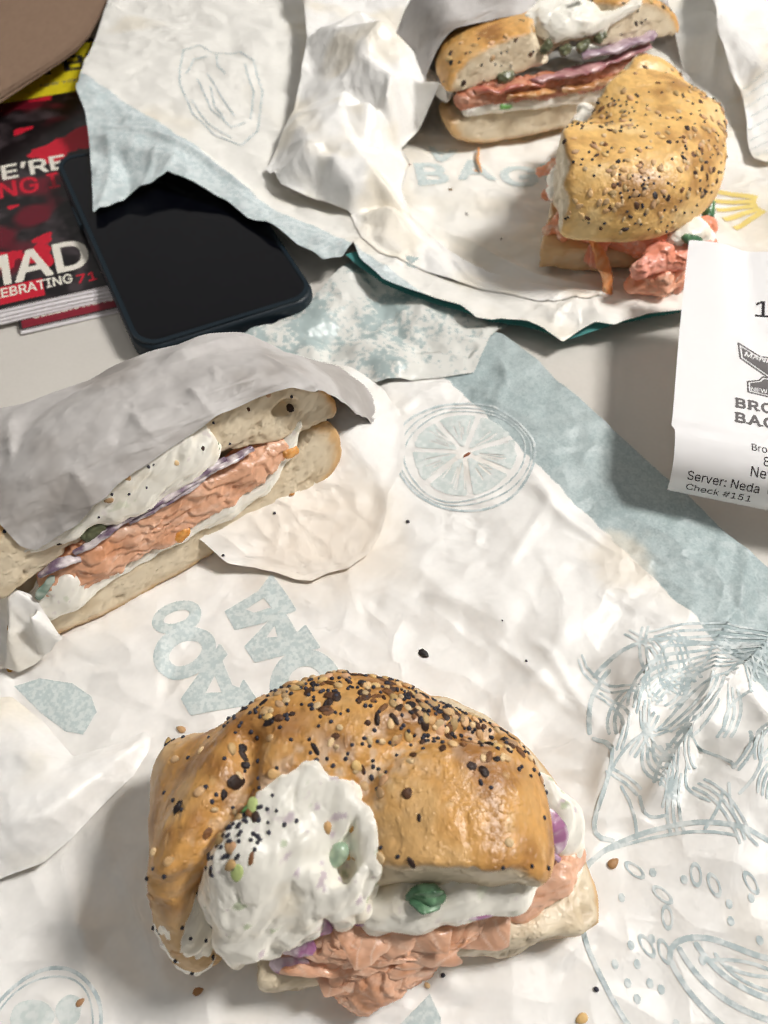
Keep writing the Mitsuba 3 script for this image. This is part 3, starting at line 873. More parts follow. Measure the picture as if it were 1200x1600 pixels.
# ------------------------------------------------------------------ crumpled white wax paper lying in the upper sheet
CP = [(790, -60, 40), (722, 5, 46), (722, 60, 40), (718, 115, 36), (712, 135, 34), (700, 170, 22), (652, 215, 12), (626, 240, 11), (640, 262, 9), (628, 300, 8), (645, 350, 7), (700, 390, 7), (760, 425, 7), (830, 448, 7), (935, 462, 8), (940, 476, 7), (860, 482, 7), (740, 448, 7), (640, 415, 8), (592, 402, 9), (565, 380, 10), (548, 335, 11), (500, 315, 11), (440, 292, 12), (414, 264, 14), (428, 245, 15), (440, 210, 18), (460, 175, 20), (470, 120, 25), (480, 60, 30), (470, -60, 34)]
CI = [(490, 115, 26), (540, 122, 34), (520, 40, 40), (560, 10, 46), (600, 30, 50), (560, 80, 42), (600, 90, 26), (650, 60, 22), (660, 110, 24), (690, 20, 34), (680, 110, 30), (670, 140, 44), (640, 118, 34), (612, 116, 40), (606, 150, 36), (604, 180, 28), (575, 150, 36), (540, 140, 30), (530, 160, 34), (545, 215, 28), (580, 180, 26), (560, 232, 22), (600, 232, 20), (480, 230, 28), (460, 190, 26), (490, 245, 24), (440, 268, 18), (520, 245, 27), (570, 242, 26), (500, 290, 14), (550, 290, 22), (590, 270, 24), (610, 320, 18), (600, 370, 14), (660, 380, 10), (590, 330, 10), (700, 120, 38), (712, 60, 44), (697, 70, 36)]
wax_poly = Polygon(UV(CP)).buffer(-1).buffer(1)
cw = control(CP + CI, soft=1.6)
w2, w3 = Facets(52, REG, 10, 0.7, soft=0.6), Facets(53, REG, 5.5, 0.25, soft=0.4)
H_wax = lambda x, y: np.maximum(cw(x, y) + w2(x, y) + w3(x, y), H_up(x, y) + 0.6)
sheet('wax_paper', wax_poly, H_wax, 1.0, 'm_tissue', label='crumpled white wax paper heaped in folds left of the far bagel halves', cat='wax paper', smooth=28)
# white wrapper standing behind the far cut half
WB = [(735, 70, 30), (745, -20, 62), (760, -90, 70), (1100, -90, 70), (1095, -10, 60), (1100, 60, 35), (1092, 140, 14), (1000, 120, 10), (830, 110, 10)]
wb_poly = Polygon(UV(WB)).buffer(-1).buffer(1)

# ------------------------------------------------------------------ receipt
RC = thing('receipt', 'white till receipt curling up at the right edge, with black printed shop name', 'receipt')
ro = U(1050, 662, 30)
ra = math.radians(-15.0)
rx, ry = np.array([math.cos(ra), math.sin(ra)]), np.array([-math.sin(ra), math.cos(ra)])
prof = np.array([(96, 38), (83, 35.5), (60, 33), (30, 31), (2, 30), (0, 29.7), (-2, 29.2), (-5, 28.0), (-8.5, 25.8), (-11, 22.5), (-12.2, 18.5), (-12, 14.5), (-10.5, 11)])
from scipy.interpolate import PchipInterpolator
ps = np.r_[0, np.cumsum(np.linalg.norm(np.diff(prof, axis=0), axis=1))]
s0 = ps[5]
fy, fz = PchipInterpolator(ps - s0, prof[:, 0]), PchipInterpolator(ps - s0, prof[:, 1])


def rec(u, s, off=0.0):
    """receipt paper: u across from its left edge, s down from the crease"""
    e = 1e-2
    y, z = fy(s), fz(s)
    ty, tz = (fy(s + e) - fy(s - e)), (fz(s + e) - fz(s - e))
    n = np.hypot(ty, tz); ny, nz_ = -tz / n * -1, -ty / n
    ny, nz_ = tz / n, -ty / n
    wave = 1.6 * np.sin(u / 15 + 0.4) * sstep(-40, -95, s) + 2.0 * np.exp(-((u - 20 - 0.10 * (s + 90)) / 6) ** 2) * sstep(-30, -80, s) * -1 - 0.5 * np.exp(-((s) / 1.2) ** 2)
    uu = u + 1.0 * (s > 0) + 0.14 * np.maximum(s, 0)
    P = ro[:2] + uu[:, None] * rx + (y + ny * off)[:, None] * ry
    return np.column_stack([P, z + nz_ * off + wave])


Lr = ps[-1] - s0
xy, f = mesh2d(box(0, -87, 80, Lr), 1.6)
top = rec(xy[:, 0], xy[:, 1] + 1e-9)
emit(RC + '__paper', top, f[:, ::-1], 'm_receipt', smooth=60)


def rprint(name, geom, m, off=0.12, **kw):
    vs, fs, n = [], [], 0
    for g in getattr(geom, 'geoms', [geom]):
        if g.geom_type != 'Polygon' or g.area < 1e-3:
            continue
        v, f = trimesh.creation.triangulate_polygon(g, engine='earcut')
        v, f = trimesh.remesh.subdivide_to_size(np.column_stack([v, 0 * v[:, 0]]), f, 2.0, max_iter=10)
        vs.append(v); fs.append(f + n); n += len(v)
    v = np.vstack(vs)
    emit(f'{RC}__{name}', rec(v[:, 0], -v[:, 1], off), np.vstack(fs), m, smooth=60, **kw)      # geom in (u, height above the crease)


def rtext(s, u, h_, size, sx=1.0, bold=False):
    return affinity.translate(affinity.scale(text_poly(s, size, bold), sx, 1, origin=(0, 0)), u, h_)


def rpx(px, py, z=31.5):
    q = U(px, py, z)[:2] - ro[:2]
    return np.array([q @ rx, q @ ry])
rprint('order_number', rtext('151', *rpx(1178, 486, 34), 7.6), 'm_black_ink')
# banner logo
b0 = rpx(1154, 534, 33)
def bp(*pts):
    return Polygon([rpx(x, y, 32) for x, y in pts])
ban = bp((1154, 534), (1190, 555), (1245, 560), (1300, 570), (1345, 560), (1345, 600), (1245, 600), (1200, 585), (1158, 557))
sub = bp((1170, 592), (1188, 590), (1194, 585), (1290, 605), (1290, 632), (1230, 622), (1171, 608))
rprint('logo_banner', unary_union([ban.buffer(0.25).difference(ban.buffer(-0.35)), sub.buffer(0.2).difference(sub.buffer(-0.35))] + [ban.buffer(-0.9), sub.buffer(-0.8)]).difference(
    unary_union([affinity.rotate(rtext('MANHATTAN', *rpx(1163, 553, 32), 2.2, 1.0, True), -12, origin=tuple(rpx(1163, 553, 32))), rtext('NEW YORK', *rpx(1175, 606, 32), 1.8, 0.9, True)])), 'm_grey_ink', label='dark banner emblem with white lettering')


def slabtext(s, u, h_, size):
    """bold letters with slab feet"""
    out = []
    for ch in s:
        g = affinity.scale(text_poly(ch, size, True), 1.0, 1, origin=(0, 0)).buffer(size * 0.025)
        x0, y0, x1, y1 = g.bounds
        w = x1 - x0
        ft = []
        if ch in 'BRLDEPAYW':
            t = size * 0.15
            xs = {'A': [x0, x1], 'R': [x0 + .12 * w, x1 - .08 * w], 'Y': [], 'W': []}.get(ch, [x0 + .15 * w])
            ft = [box(x - size * .17, 0, x + size * .17, t) for x in xs]
            xt = {'A': [], 'Y': [x0 + .1 * w, x1 - .1 * w], 'W': [x0 + .08 * w, x1 - .08 * w]}.get(ch, [x0 + .12 * w])
            ft += [box(x - size * .17, size - t, x + size * .17, size) for x in xt]
        g = unary_union([g] + ft)
        out.append(affinity.translate(g, u - x0, h_)); u += w + size * 0.17
    return unary_union(out)


rprint('shop_name', unary_union([slabtext('BROADWAY', *rpx(1150, 634, 31), 3.9), slabtext('BAGELS', *rpx(1150, 656, 31), 3.9)]), 'm_grey_ink', label='printed shop name in heavy slab letters')
rprint('printed_lines', unary_union([rtext('Broadway Bagel', 22.5, -3.6, 2.3, 0.95), rtext('87 Sixth Avenue', 26, -7.6, 2.8, 0.9), rtext('New York, NY', 22.5, -11.4, 3.0, 0.9), rtext('Server: Neda  Q', 4.6, -16.4, 3.0, 0.86), rtext('Check #151', 5.0, -21.0, 2.9, .86)]), 'm_black_ink')
# ------------------------------------------------------------------ bagel halves
class Half:
    """local frame (mm): x along the cut, y behind it, z up; the half leans back by k"""
    def __init__(self, name, org, deg, k, label, cat='bagel half'):
        self.key = thing(name, label, cat)
        self.o, self.a, self.k = np.asarray(org, float), math.radians(deg), k

    def w(self, v):
        v = np.asarray(v, float)
        y = v[:, 1] + self.k * v[:, 2]
        c, s = math.cos(self.a), math.sin(self.a)
        z = v[:, 2] + (self.o[2] if len(self.o) > 2 else 0)
        return np.column_stack([self.o[0] + c * v[:, 0] - s * y, self.o[1] + s * v[:, 0] + c * y, z])

    def loc(self, px, py, z):
        q = U(px, py, z)[:2] - self.o[:2]
        c, s = math.cos(self.a), math.sin(self.a)
        zl = z - (self.o[2] if len(self.o) > 2 else 0)
        return np.array([c * q[0] + s * q[1], -s * q[0] + c * q[1] - self.k * zl, zl])

    def path(self, *pts):
        return np.array([self.loc(*p) for p in pts])

    def emit(self, part, v, f, m, **kw):
        return emit(f'{self.key}__{part}', self.w(v), f, m, **kw)


def chain(p, pts, r, k=4.0):
    """smooth union of capsules along points"""
    pts = np.asarray(pts, float); r = np.broadcast_to(r, (len(pts),)).astype(float)
    d = None
    for i in range(max(1, len(pts) - 1)):
        a, b = pts[i], pts[min(i + 1, len(pts) - 1)]
        ab = b - a
        t = np.clip(((p - a) @ ab) / max(ab @ ab, 1e-9), 0, 1)
        e = np.linalg.norm(p - a - t[:, None] * ab, axis=1) - (r[i] * (1 - t) + r[min(i + 1, len(pts) - 1)] * t)
        d = e if d is None else smin(d, e, k)
    return d


def ring(p, Rm, a, h, z0, q=2.3, top=True, sx=1.0, soft=3.0):
    d = np.sqrt((p[:, 0] / sx) ** 2 + p[:, 1] ** 2) - Rm
    e = ((np.abs(d / a) ** q + np.abs((p[:, 2] - z0) / h) ** q) ** (1 / q) - 1) * min(a, h)
    return smax(e, (z0 - p[:, 2]) if top else (p[:, 2] - z0), soft)


CRUMB, CRUMB2 = (0.70, 0.60, 0.44), (0.58, 0.47, 0.315)


def bread(half, part, fn, lo, hi, h, crust_fn, seed, gold=1.0, z0=28, lump=0.6, label=None, pale=0.0, film=None):
    """a baked bun: crust where the surface is the outside, crumb where it was cut or torn"""
    v, f = nets(fn, lo, hi, h)
    v = relax(v, f, 1, 0.4)
    n = normals(v, f)
    e = crust_fn(v)
    crumb = sstep(-0.5, -1.5, e + 0.4 * nz(v, 2.2, 2, seed))
    pore = sstep(0.18, 0.55, nz(v, 1.5, 2, seed + 3)) * 0.55 + sstep(0.3, 0.6, nz(v, 3.4, 2, seed + 4)) * 0.8
    d = (1 - crumb) * (lump * nz(v, 9, 3, seed) + 0.26 * nz(v, 2.4, 3, seed + 1) - 0.25 * sstep(0.25, 0.5, nz(v * (1, 0.45, 1), 3.0, 3, seed + 12))) + crumb * (-pore + 0.4 * nz(v, 3, 3, seed + 2))
    v = v + n * d[:, None]
    t, t2, fi = nz(v, 13, 3, seed + 5), nz(v, 5, 3, seed + 6), nz(v, 1.0, 2, seed + 7)
    c = lerp((0.60, 0.315, 0.092), (0.34, 0.150, 0.038), sstep(-0.1, 0.55, t + 0.45 * t2))
    c = c * (1 + 0.16 * nz(v, 2.0, 3, seed + 11))[:, None]
    c = lerp(c, (0.62, 0.38, 0.155), sstep(0.05, 0.5, -t + 0.4 * t2) * 0.8)
    c = c * (0.94 + 0.12 * fi)[:, None]
    lowd = sstep(z0 + 9, z0 + 1, v[:, 2] + 2 * t2)
    c = lerp(c, np.array((0.60, 0.41, 0.215)), np.clip(lowd * 0.8 + pale, 0, 1))
    c = c * (gold * np.array([1, 1, 1]) if np.isscalar(gold) else np.asarray(gold))
    blister = sstep(0.45, 0.6, nz(v, 2.6, 2, seed + 8))
    c = lerp(c, np.array((0.68, 0.47, 0.23)), blister * 0.35)
    cc = lerp(lerp(CRUMB, CRUMB2, sstep(-0.2, 0.6, nz(v, 6, 3, seed + 9))), np.array((0.42, 0.31, 0.19)), pore * 0.35)
    if film is not None:
        c = lerp(c, np.array((0.80, 0.75, 0.66)), film(v) * sstep(-0.1, 0.35, nz(v, 2.6, 3, seed + 30)) * 0.55)
    rim = sstep(-2.4, -0.6, e) * crumb                       # baked just under the crust
    cc = lerp(cc, np.array((0.50, 0.33, 0.15)), rim * 0.5)
    c = lerp(c, cc, crumb)
    key = half.emit(part, v, f, 'm_crust', color=np.clip(c, 0, 1), label=label)
    return key, v, normals(v, f), crumb


def cream(half, part, fn, lo, hi, h, seed, flow=(0.4, 1, 0.2), rough=0.9, tint=0.0, label=None):
    v, f = nets(fn, lo, hi, h)
    v = relax(v, f, 1, 0.4)
    n = normals(v, f)
    fl = np.asarray(flow, float) / np.linalg.norm(flow)
    wv = v + 2.2 * np.column_stack([nz(v, 9, 2, seed + 20), nz(v, 9, 2, seed + 21), nz(v, 9, 2, seed + 22)])
    q = wv - 0.86 * (wv @ fl)[:, None] * fl
    st = nz(q, 4.2, 3, seed)
    pull = sstep(0.1, 0.5, nz(wv - 0.6 * (wv @ fl)[:, None] * fl, 7, 2, seed + 7))
    v = v + n * (rough * (0.9 * st + 1.1 * pull - 0.5 * sstep(0.15, 0.45, nz(q, 2.2, 2, seed + 1)) + 0.22 * nz(q, 2.4, 3, seed + 2) + 0.08 * nz(v, 0.9, 2, seed + 4)))[:, None]
    t = nz(v, 7, 3, seed + 3)
    c = lerp((0.83, 0.805, 0.725), (0.78, 0.72, 0.60), sstep(0.0, 0.6, t))
    sp = sstep(0.42, 0.55, nz(v, 2.4, 2, seed + 5))
    c = lerp(c, np.array((0.52, 0.42, 0.47)), sp * tint)
    gr = sstep(0.5, 0.6, nz(v, 3.0, 2, seed + 6))
    c = lerp(c, np.array((0.42, 0.50, 0.30)), gr * tint * 0.9)
    half.emit(part, v, f, 'm_cream', color=np.clip(c, 0, 1), label=label)
    return v, n


def fish(half, part, fn, lo, hi, h, seed, layer=(0.2, 0.3, 1), pitch=2.6, rough=1.0, base=(0.74, 0.43, 0.285), label=None):
    """smoked salmon: folded thin layers with torn edges and pale lines"""
    v, f = nets(fn, lo, hi, h)
    v = relax(v, f, 1, 0.4)
    n = normals(v, f)
    L = np.asarray(layer, float) / np.linalg.norm(layer)
    lay = (v @ L) / pitch * 0.8 + 2.4 * nz(v, 11, 3, seed) + 0.7 * nz(v, 3.5, 2, seed + 1)
    k = np.floor(lay); fr = lay - k
    step = (sstep(0.0, 0.16, fr) - fr) + 0.5 * (meshkit.noise(np.column_stack([k * 3.1, k * 0, k * 0]) + seed) - 0.5)   # torn, overlapping layers
    G = np.cross(L, [0.35, 0.9, 0.2]); G /= np.linalg.norm(G)
    gq = v - 0.82 * (v @ G)[:, None] * G
    grain = nz(gq, 1.6, 3, seed + 4)
    v = v + n * (rough * (0.95 * step + 0.75 * nz(v, 5.5, 3, seed + 2) + 0.35 * grain + 0.16 * nz(v, 0.9, 2, seed + 3)))[:, None]
    t = nz(v, 8, 3, seed + 5)
    c = lerp(base, np.array(base) * (0.90, 0.74, 0.60), sstep(-0.1, 0.6, t))
    c = lerp(c, (0.84, 0.60, 0.46), sstep(0.05, 0.6, grain) * 0.55)
    c = lerp(c, (0.85, 0.66, 0.54), sstep(0.25, 0.7, nz(gq, 5, 3, seed + 8)) * 0.45)
    c = lerp(c, np.array(base) * (0.82, 0.58, 0.42), sstep(0.10, 0.0, fr) * 0.55)
    c = c * (1 + 0.10 * nz(v, 1.1, 2, seed + 9))[:, None]
    half.emit(part, v, f, 'm_fish', color=np.clip(c, 0, 1), label=label)
    return v, n


def lumps(half, part, pts, r, h, seed, c1, c2, m='m_wet', bump=0.5, k=2.0, label=None, spec=None):
    """a small wet piece (leaf, caper, onion, tomato) along local points"""
    pts = np.asarray(pts, float); R = np.max(r) + 2.0
    fn = lambda p: chain(p, pts, r, k) + 0.6 * bump * nz(p, 4, 2, seed)
    v, f = nets(fn, pts.min(0) - R, pts.max(0) + R, h)
    v = relax(v, f, 1, 0.4); n = normals(v, f)
    v = v + n * (bump * (0.8 * nz(v, 2.2, 3, seed + 1) - 0.5 * (1 - np.abs(nz(v, 1.7, 2, seed + 5)) * 2)))[:, None]
    c = lerp(c1, np.array(c2), sstep(-0.2, 0.4, nz(v, 2.6, 3, seed + 2))) * (1 + 0.3 * nz(v, 1.0, 2, seed + 6))[:, None]
    return half.emit(part, v, f, m, color=np.clip(c, 0, 1), label=label)


def strip(half, part, pts, w, t, c1, c2, seed, m='m_wet', label=None, nrm=(0, 0, 1)):
    """a thin curled slice (onion, leaf): a ribbon of width w, thickness t through local points"""
    from scipy.interpolate import CubicSpline
    P = np.asarray(pts, float)
    if len(P) > 2:
        s = np.r_[0, np.cumsum(np.linalg.norm(np.diff(P, axis=0), axis=1))]
        P = CubicSpline(s, P)(np.linspace(0, s[-1], 30))
    tt = np.gradient(P, axis=0); tt /= np.linalg.norm(tt, axis=1, keepdims=True)
    a = np.cross(np.asarray(nrm, float), tt); a /= np.linalg.norm(a, axis=1, keepdims=True)
    b = np.cross(tt, a)
    taper = np.sin(np.pi * np.linspace(0.06, 0.94, len(P))) ** 0.5
    ang = np.linspace(0, 2 * np.pi, 10, endpoint=False)
    v = P[:, None] + (np.sign(np.cos(ang)) * np.abs(np.cos(ang)) ** 0.7)[None, :, None] * a[:, None] * (w / 2 * taper)[:, None, None] + np.sin(ang)[None, :, None] * b[:, None] * t / 2
    i, j = np.meshgrid(np.arange(len(P) - 1), np.arange(10), indexing='ij')
    q = np.stack([i * 10 + j, i * 10 + (j + 1) % 10, (i + 1) * 10 + (j + 1) % 10, (i + 1) * 10 + j], -1).reshape(-1, 4)
    v = v.reshape(-1, 3)
    v = v + 0.22 * w * np.column_stack([nz(v, 6, 2, seed), nz(v, 6, 2, seed + 1), nz(v, 6, 2, seed + 2)]) + 0.4 * np.column_stack([nz(v, 2, 2, seed + 7), nz(v, 2, 2, seed + 8), nz(v, 2, 2, seed + 9)])
    c = lerp(c1, np.array(c2), sstep(-0.25, 0.35, nz(v, 2.2, 3, seed + 3)))
    half.emit(part, v, np.vstack([q[:, [0, 1, 2]], q[:, [0, 2, 3]]]), m, color=np.clip(c, 0, 1), label=label)


# --- toppings
_s = trimesh.creation.uv_sphere(1.0, count=[7, 9]); SPH = (np.array(_s.vertices), np.array(_s.faces))
_i = trimesh.creation.icosphere(1, 1.0); ICO = (np.array(_i.vertices), np.array(_i.faces))
_j = trimesh.creation.icosphere(2, 1.0); ICO2 = (np.array(_j.vertices), np.array(_j.faces))


def frame(n, r):
    t = np.cross(n, r.normal(0, 1, 3)); t /= np.linalg.norm(t)
    return t, np.cross(n, t)


def seed_mesh(kind, r, sc=1.0):
    """vertices (z = away from the bread), faces, colours of one topping"""
    if kind == 'poppy_seed':
        v = ICO[0] * (0.50, 0.44, 0.42) * r.uniform(0.8, 1.15) * sc
        c = np.array((0.022, 0.022, 0.032)) * r.uniform(0.7, 1.8)
        return v, ICO[1], np.tile(c, (len(v), 1))
    if kind == 'sesame_seed':
        v = SPH[0].copy()
        v = v[:, [2, 0, 1]]
        w = 1 - 0.36 * v[:, 0] - 0.1 * v[:, 0] ** 2
        v = v * np.column_stack([np.full(len(v), 1.45), 0.92 * w, 0.5 * w]) * r.uniform(0.85, 1.12) * sc
        b = np.array((0.60, 0.40, 0.20)) * r.uniform(0.62, 1.15) * np.array([1, r.uniform(0.88, 1.03), r.uniform(0.8, 1.05)])
        c = lerp(b, b * 0.55, sstep(0.5, 1.4, v[:, 0]))
        return v, SPH[1], c
    if kind == 'onion_flake':
        e = r.uniform(0.5, 1.3, 3) * (1.2, 0.85, 0.38) * sc
        k = 1 + 0.55 * nz(ICO2[0] * 1.0 + r.uniform(0, 90, 3), 0.9, 3)
        v = ICO2[0] * k[:, None] * e
        b = np.array([(0.035, 0.018, 0.012), (0.085, 0.038, 0.018), (0.018, 0.012, 0.012), (0.17, 0.075, 0.028)][r.choice(4, p=[.33, .27, .18, .22])])
        return v, ICO2[1], np.clip(b * (1 + 0.5 * nz(v + 7, 0.6, 2))[:, None], 0, 1)
    if kind == 'garlic_bit':
        k = 1 + 0.25 * nz(ICO[0] + r.uniform(0, 90, 3), 1.0, 2)
        v = ICO[0] * k[:, None] * r.uniform(0.6, 1.2, 3) * (1, .85, .6) * sc
        return v, ICO[1], np.tile(np.array((0.62, 0.45, 0.25)) * r.uniform(0.75, 1.15), (len(v), 1))
    if kind == 'salt_grain':
        v = ICO[0] * np.sign(1) * r.uniform(0.6, 1.0, 3) * sc
        return v, ICO[1], np.tile((0.80, 0.77, 0.72), (len(v), 1))
    k = 1 + 0.2 * nz(ICO2[0] + r.uniform(0, 90, 3), 1.2, 2)              # scallion
    v = ICO2[0] * k[:, None] * (1.7, 1.2, 0.5) * sc
    b = np.array([(0.30, 0.42, 0.10), (0.12, 0.27, 0.09), (0.42, 0.50, 0.20)][r.integers(3)])
    return v, ICO2[1], np.tile(b, (len(v), 1))


def sow(half, parent, v, n, weight, counts, seed, joined=('poppy_seed',), sc=1.0):
    """toppings on a surface (local vertices and normals); poppy seeds are too small to pick apart and are one part"""
    r = np.random.default_rng(seed)
    pre = f'{half.key}__' + (f'{parent}__' if parent else '')
    for kind, m in counts.items():
        if m == 0:
            continue
        w = weight(v, n, kind); w = w / w.sum()
        J = r.choice(len(v), size=min(m, int((w > 0).sum())), replace=False, p=w)
        bag_v, bag_f, bag_c, k0 = [], [], [], 0
        for j in J:
            sv, sf, sc_ = seed_mesh(kind, r, sc)
            t, b = frame(n[j], r)
            q = v[j] + sv[:, :1] * t + sv[:, 1:2] * b + (sv[:, 2:3] + 0.18 * sv[:, 2].max()) * n[j]
            q = half.w(q)
            if kind in joined:
                bag_v.append(q); bag_f.append(sf + k0); bag_c.append(sc_); k0 += len(q)
            else:
                emit(pre + kind, q, sf, 'm_seed', color=sc_, smooth=kind not in ('onion_flake', 'garlic_bit'))
        if bag_v:
            emit(pre + kind + 's', np.vstack(bag_v), np.vstack(bag_f), 'm_seed', color=np.vstack(bag_c), kind='stuff')


def near(half, v, px, py, r):
    """weight of surface points by their distance, seen in the photograph, from a spot"""
    q = V(half.w(v))
    return np.exp(-(((q[:, 0] - px) ** 2 + (q[:, 1] - py) ** 2) / r ** 2))


ONION, ONION2 = (0.34, 0.14, 0.27), (0.66, 0.55, 0.60)
HERB, HERB2 = (0.045, 0.12, 0.06), (0.10, 0.22, 0.10)
CAPER, CAPER2 = (0.085, 0.095, 0.05), (0.17, 0.18, 0.10)

# ================================================================== the nearest half, crust up
b1 = Half('bagel_half', (-7.5, -120.0, 1.0), 8, 0.10, 'nearest seeded bagel half, crust up, cream cheese smeared on top, salmon spilling out')
CA = b1.path((495, 1245, 43), (450, 1290, 42), (405, 1330, 38), (385, 1385, 32), (385, 1435, 24), (405, 1475, 16))
CB = b1.path((530, 1290, 42), (535, 1335, 38), (510, 1380, 31), (450, 1430, 24))
NOTCH = b1.path((470, 1290, 48), (440, 1370, 40), (415, 1470, 20))
CREASE = b1.path((400, 1180, 38), (388, 1240, 40), (352, 1310, 36), (330, 1400, 26), (335, 1480, 14))
FOLD = b1.path((560, 1230, 46), (610, 1170, 46), (690, 1145, 44), (760, 1160, 38))
EDGE = b1.path((600, 1330, 36), (660, 1330, 36), (740, 1345, 33), (845, 1350, 27))


def polyd(p, P):
    L = LineString(P[:, :2])
    q = shapely.points(p[:, 0], p[:, 1])
    return shapely.distance(q, L)


def b1_core(p):
    a = ring(p, 22.5, 21.5, 19.5, 27.0, 2.4, sx=0.95)
    c = ell(p, b1.loc(304, 1232, 18), (10, 12, 13), 2.2)
    d = ell(p, b1.loc(716, 1285, 27), (20.5, 21, 19), 2.3)             # right arm
    return smin(smin(a, c, 9), d, 6)


def b1_arm(p):                                                        # left arm, drooping to the paper
    return ell(p, b1.loc(308, 1376, 14), (9.8, 18.0, 18.5), 2.15)


def b1_fold(p):
    return 4.2 * np.exp(-(polyd(p, CREASE) / 3.2) ** 2) * sstep(10, 22, p[:, 2]) + 3.2 * np.exp(-(polyd(p, FOLD) / 3.0) ** 2) * sstep(26, 34, p[:, 2]) + 1.1 * nz(p, 22, 2, 3)


def b1_outer(p):
    return smin(b1_core(p), b1_arm(p), 5) + b1_fold(p)


def b1_top(p):
    cut = -(p[:, 1] + 4.0 + 3.0 * nz(p, 9, 2, 77) + 0.12 * (p[:, 0] - 10))
    e = smax(b1_core(p), cut, 2.0)
    e = smax(e, 26.0 + 1.5 * nz(p, 9, 2, 5) - p[:, 2] - 24 * sstep(-20, -27, p[:, 0]), 2.0)
    e = smin(e, b1_arm(p), 5) + b1_fold(p)
    return smax(e, 6.0 - chain(p, NOTCH, [3, 5, 7]), 5.0)


k1, v1, n1, cr1 = bread(b1, 'top_bun', b1_top, (-52, -26, 0), (50, 52, 54), 0.55, lambda p: np.where(p[:, 0] < -17, 0.0, b1_outer(p)), 101, z0=24, lump=0.75, film=lambda v: np.exp(-(np.minimum(polyd(v, CA[:4]), polyd(v, FOLD) + 5) / 9.5) ** 2) * sstep(22, 28, v[:, 2]))


def b1_bot_outer(p):
    q = p - np.array([9.5, 3.0, 0])
    return ((np.abs(np.hypot(q[:, 0], q[:, 1]) / 48) ** 3 + np.abs((p[:, 2] - 7) / 7.5) ** 3) ** (1 / 3) - 1) * 7.5 + 0.5 * nz(p, 14, 2, 9)


def b1_bot(p):
    e = smax(smax(b1_bot_outer(p), -22 - p[:, 0], 2.0), -(p[:, 1] + 13.5 + 2.0 * nz(p, 8, 2, 78) - 0.02 * p[:, 0]), 2.0)
    return e


kb, vb, nb, crb = bread(b1, 'bottom_bun', b1_bot, (-42, -24, -2), (62, 56, 17), 0.85, lambda p: b1_bot_outer(p) - 0.9 * sstep(9, 12.5, p[:, 2]) * 9, 111, z0=-30, pale=0.75, lump=0.35)

S1 = b1.path((465, 1490, 15), (540, 1472, 19), (620, 1452, 20), (700, 1440, 20), (775, 1425, 18))
S2 = b1.path((530, 1515, 11), (565, 1545, 7), (590, 1515, 11), (650, 1485, 12))
S1 = S1 + np.array([0, 3.0, -1.0])
fish(b1, 'salmon', lambda p: smin(chain(p, S1, [4.5, 7, 7.5, 7, 4.5], 3), chain(p, S2, [4, 3.5, 5.5, 5], 3), 3), (-36, -32, 2), (42, 24, 30), 0.6, 121, layer=(0.15, -0.5, 1), pitch=3.2, rough=1.15)


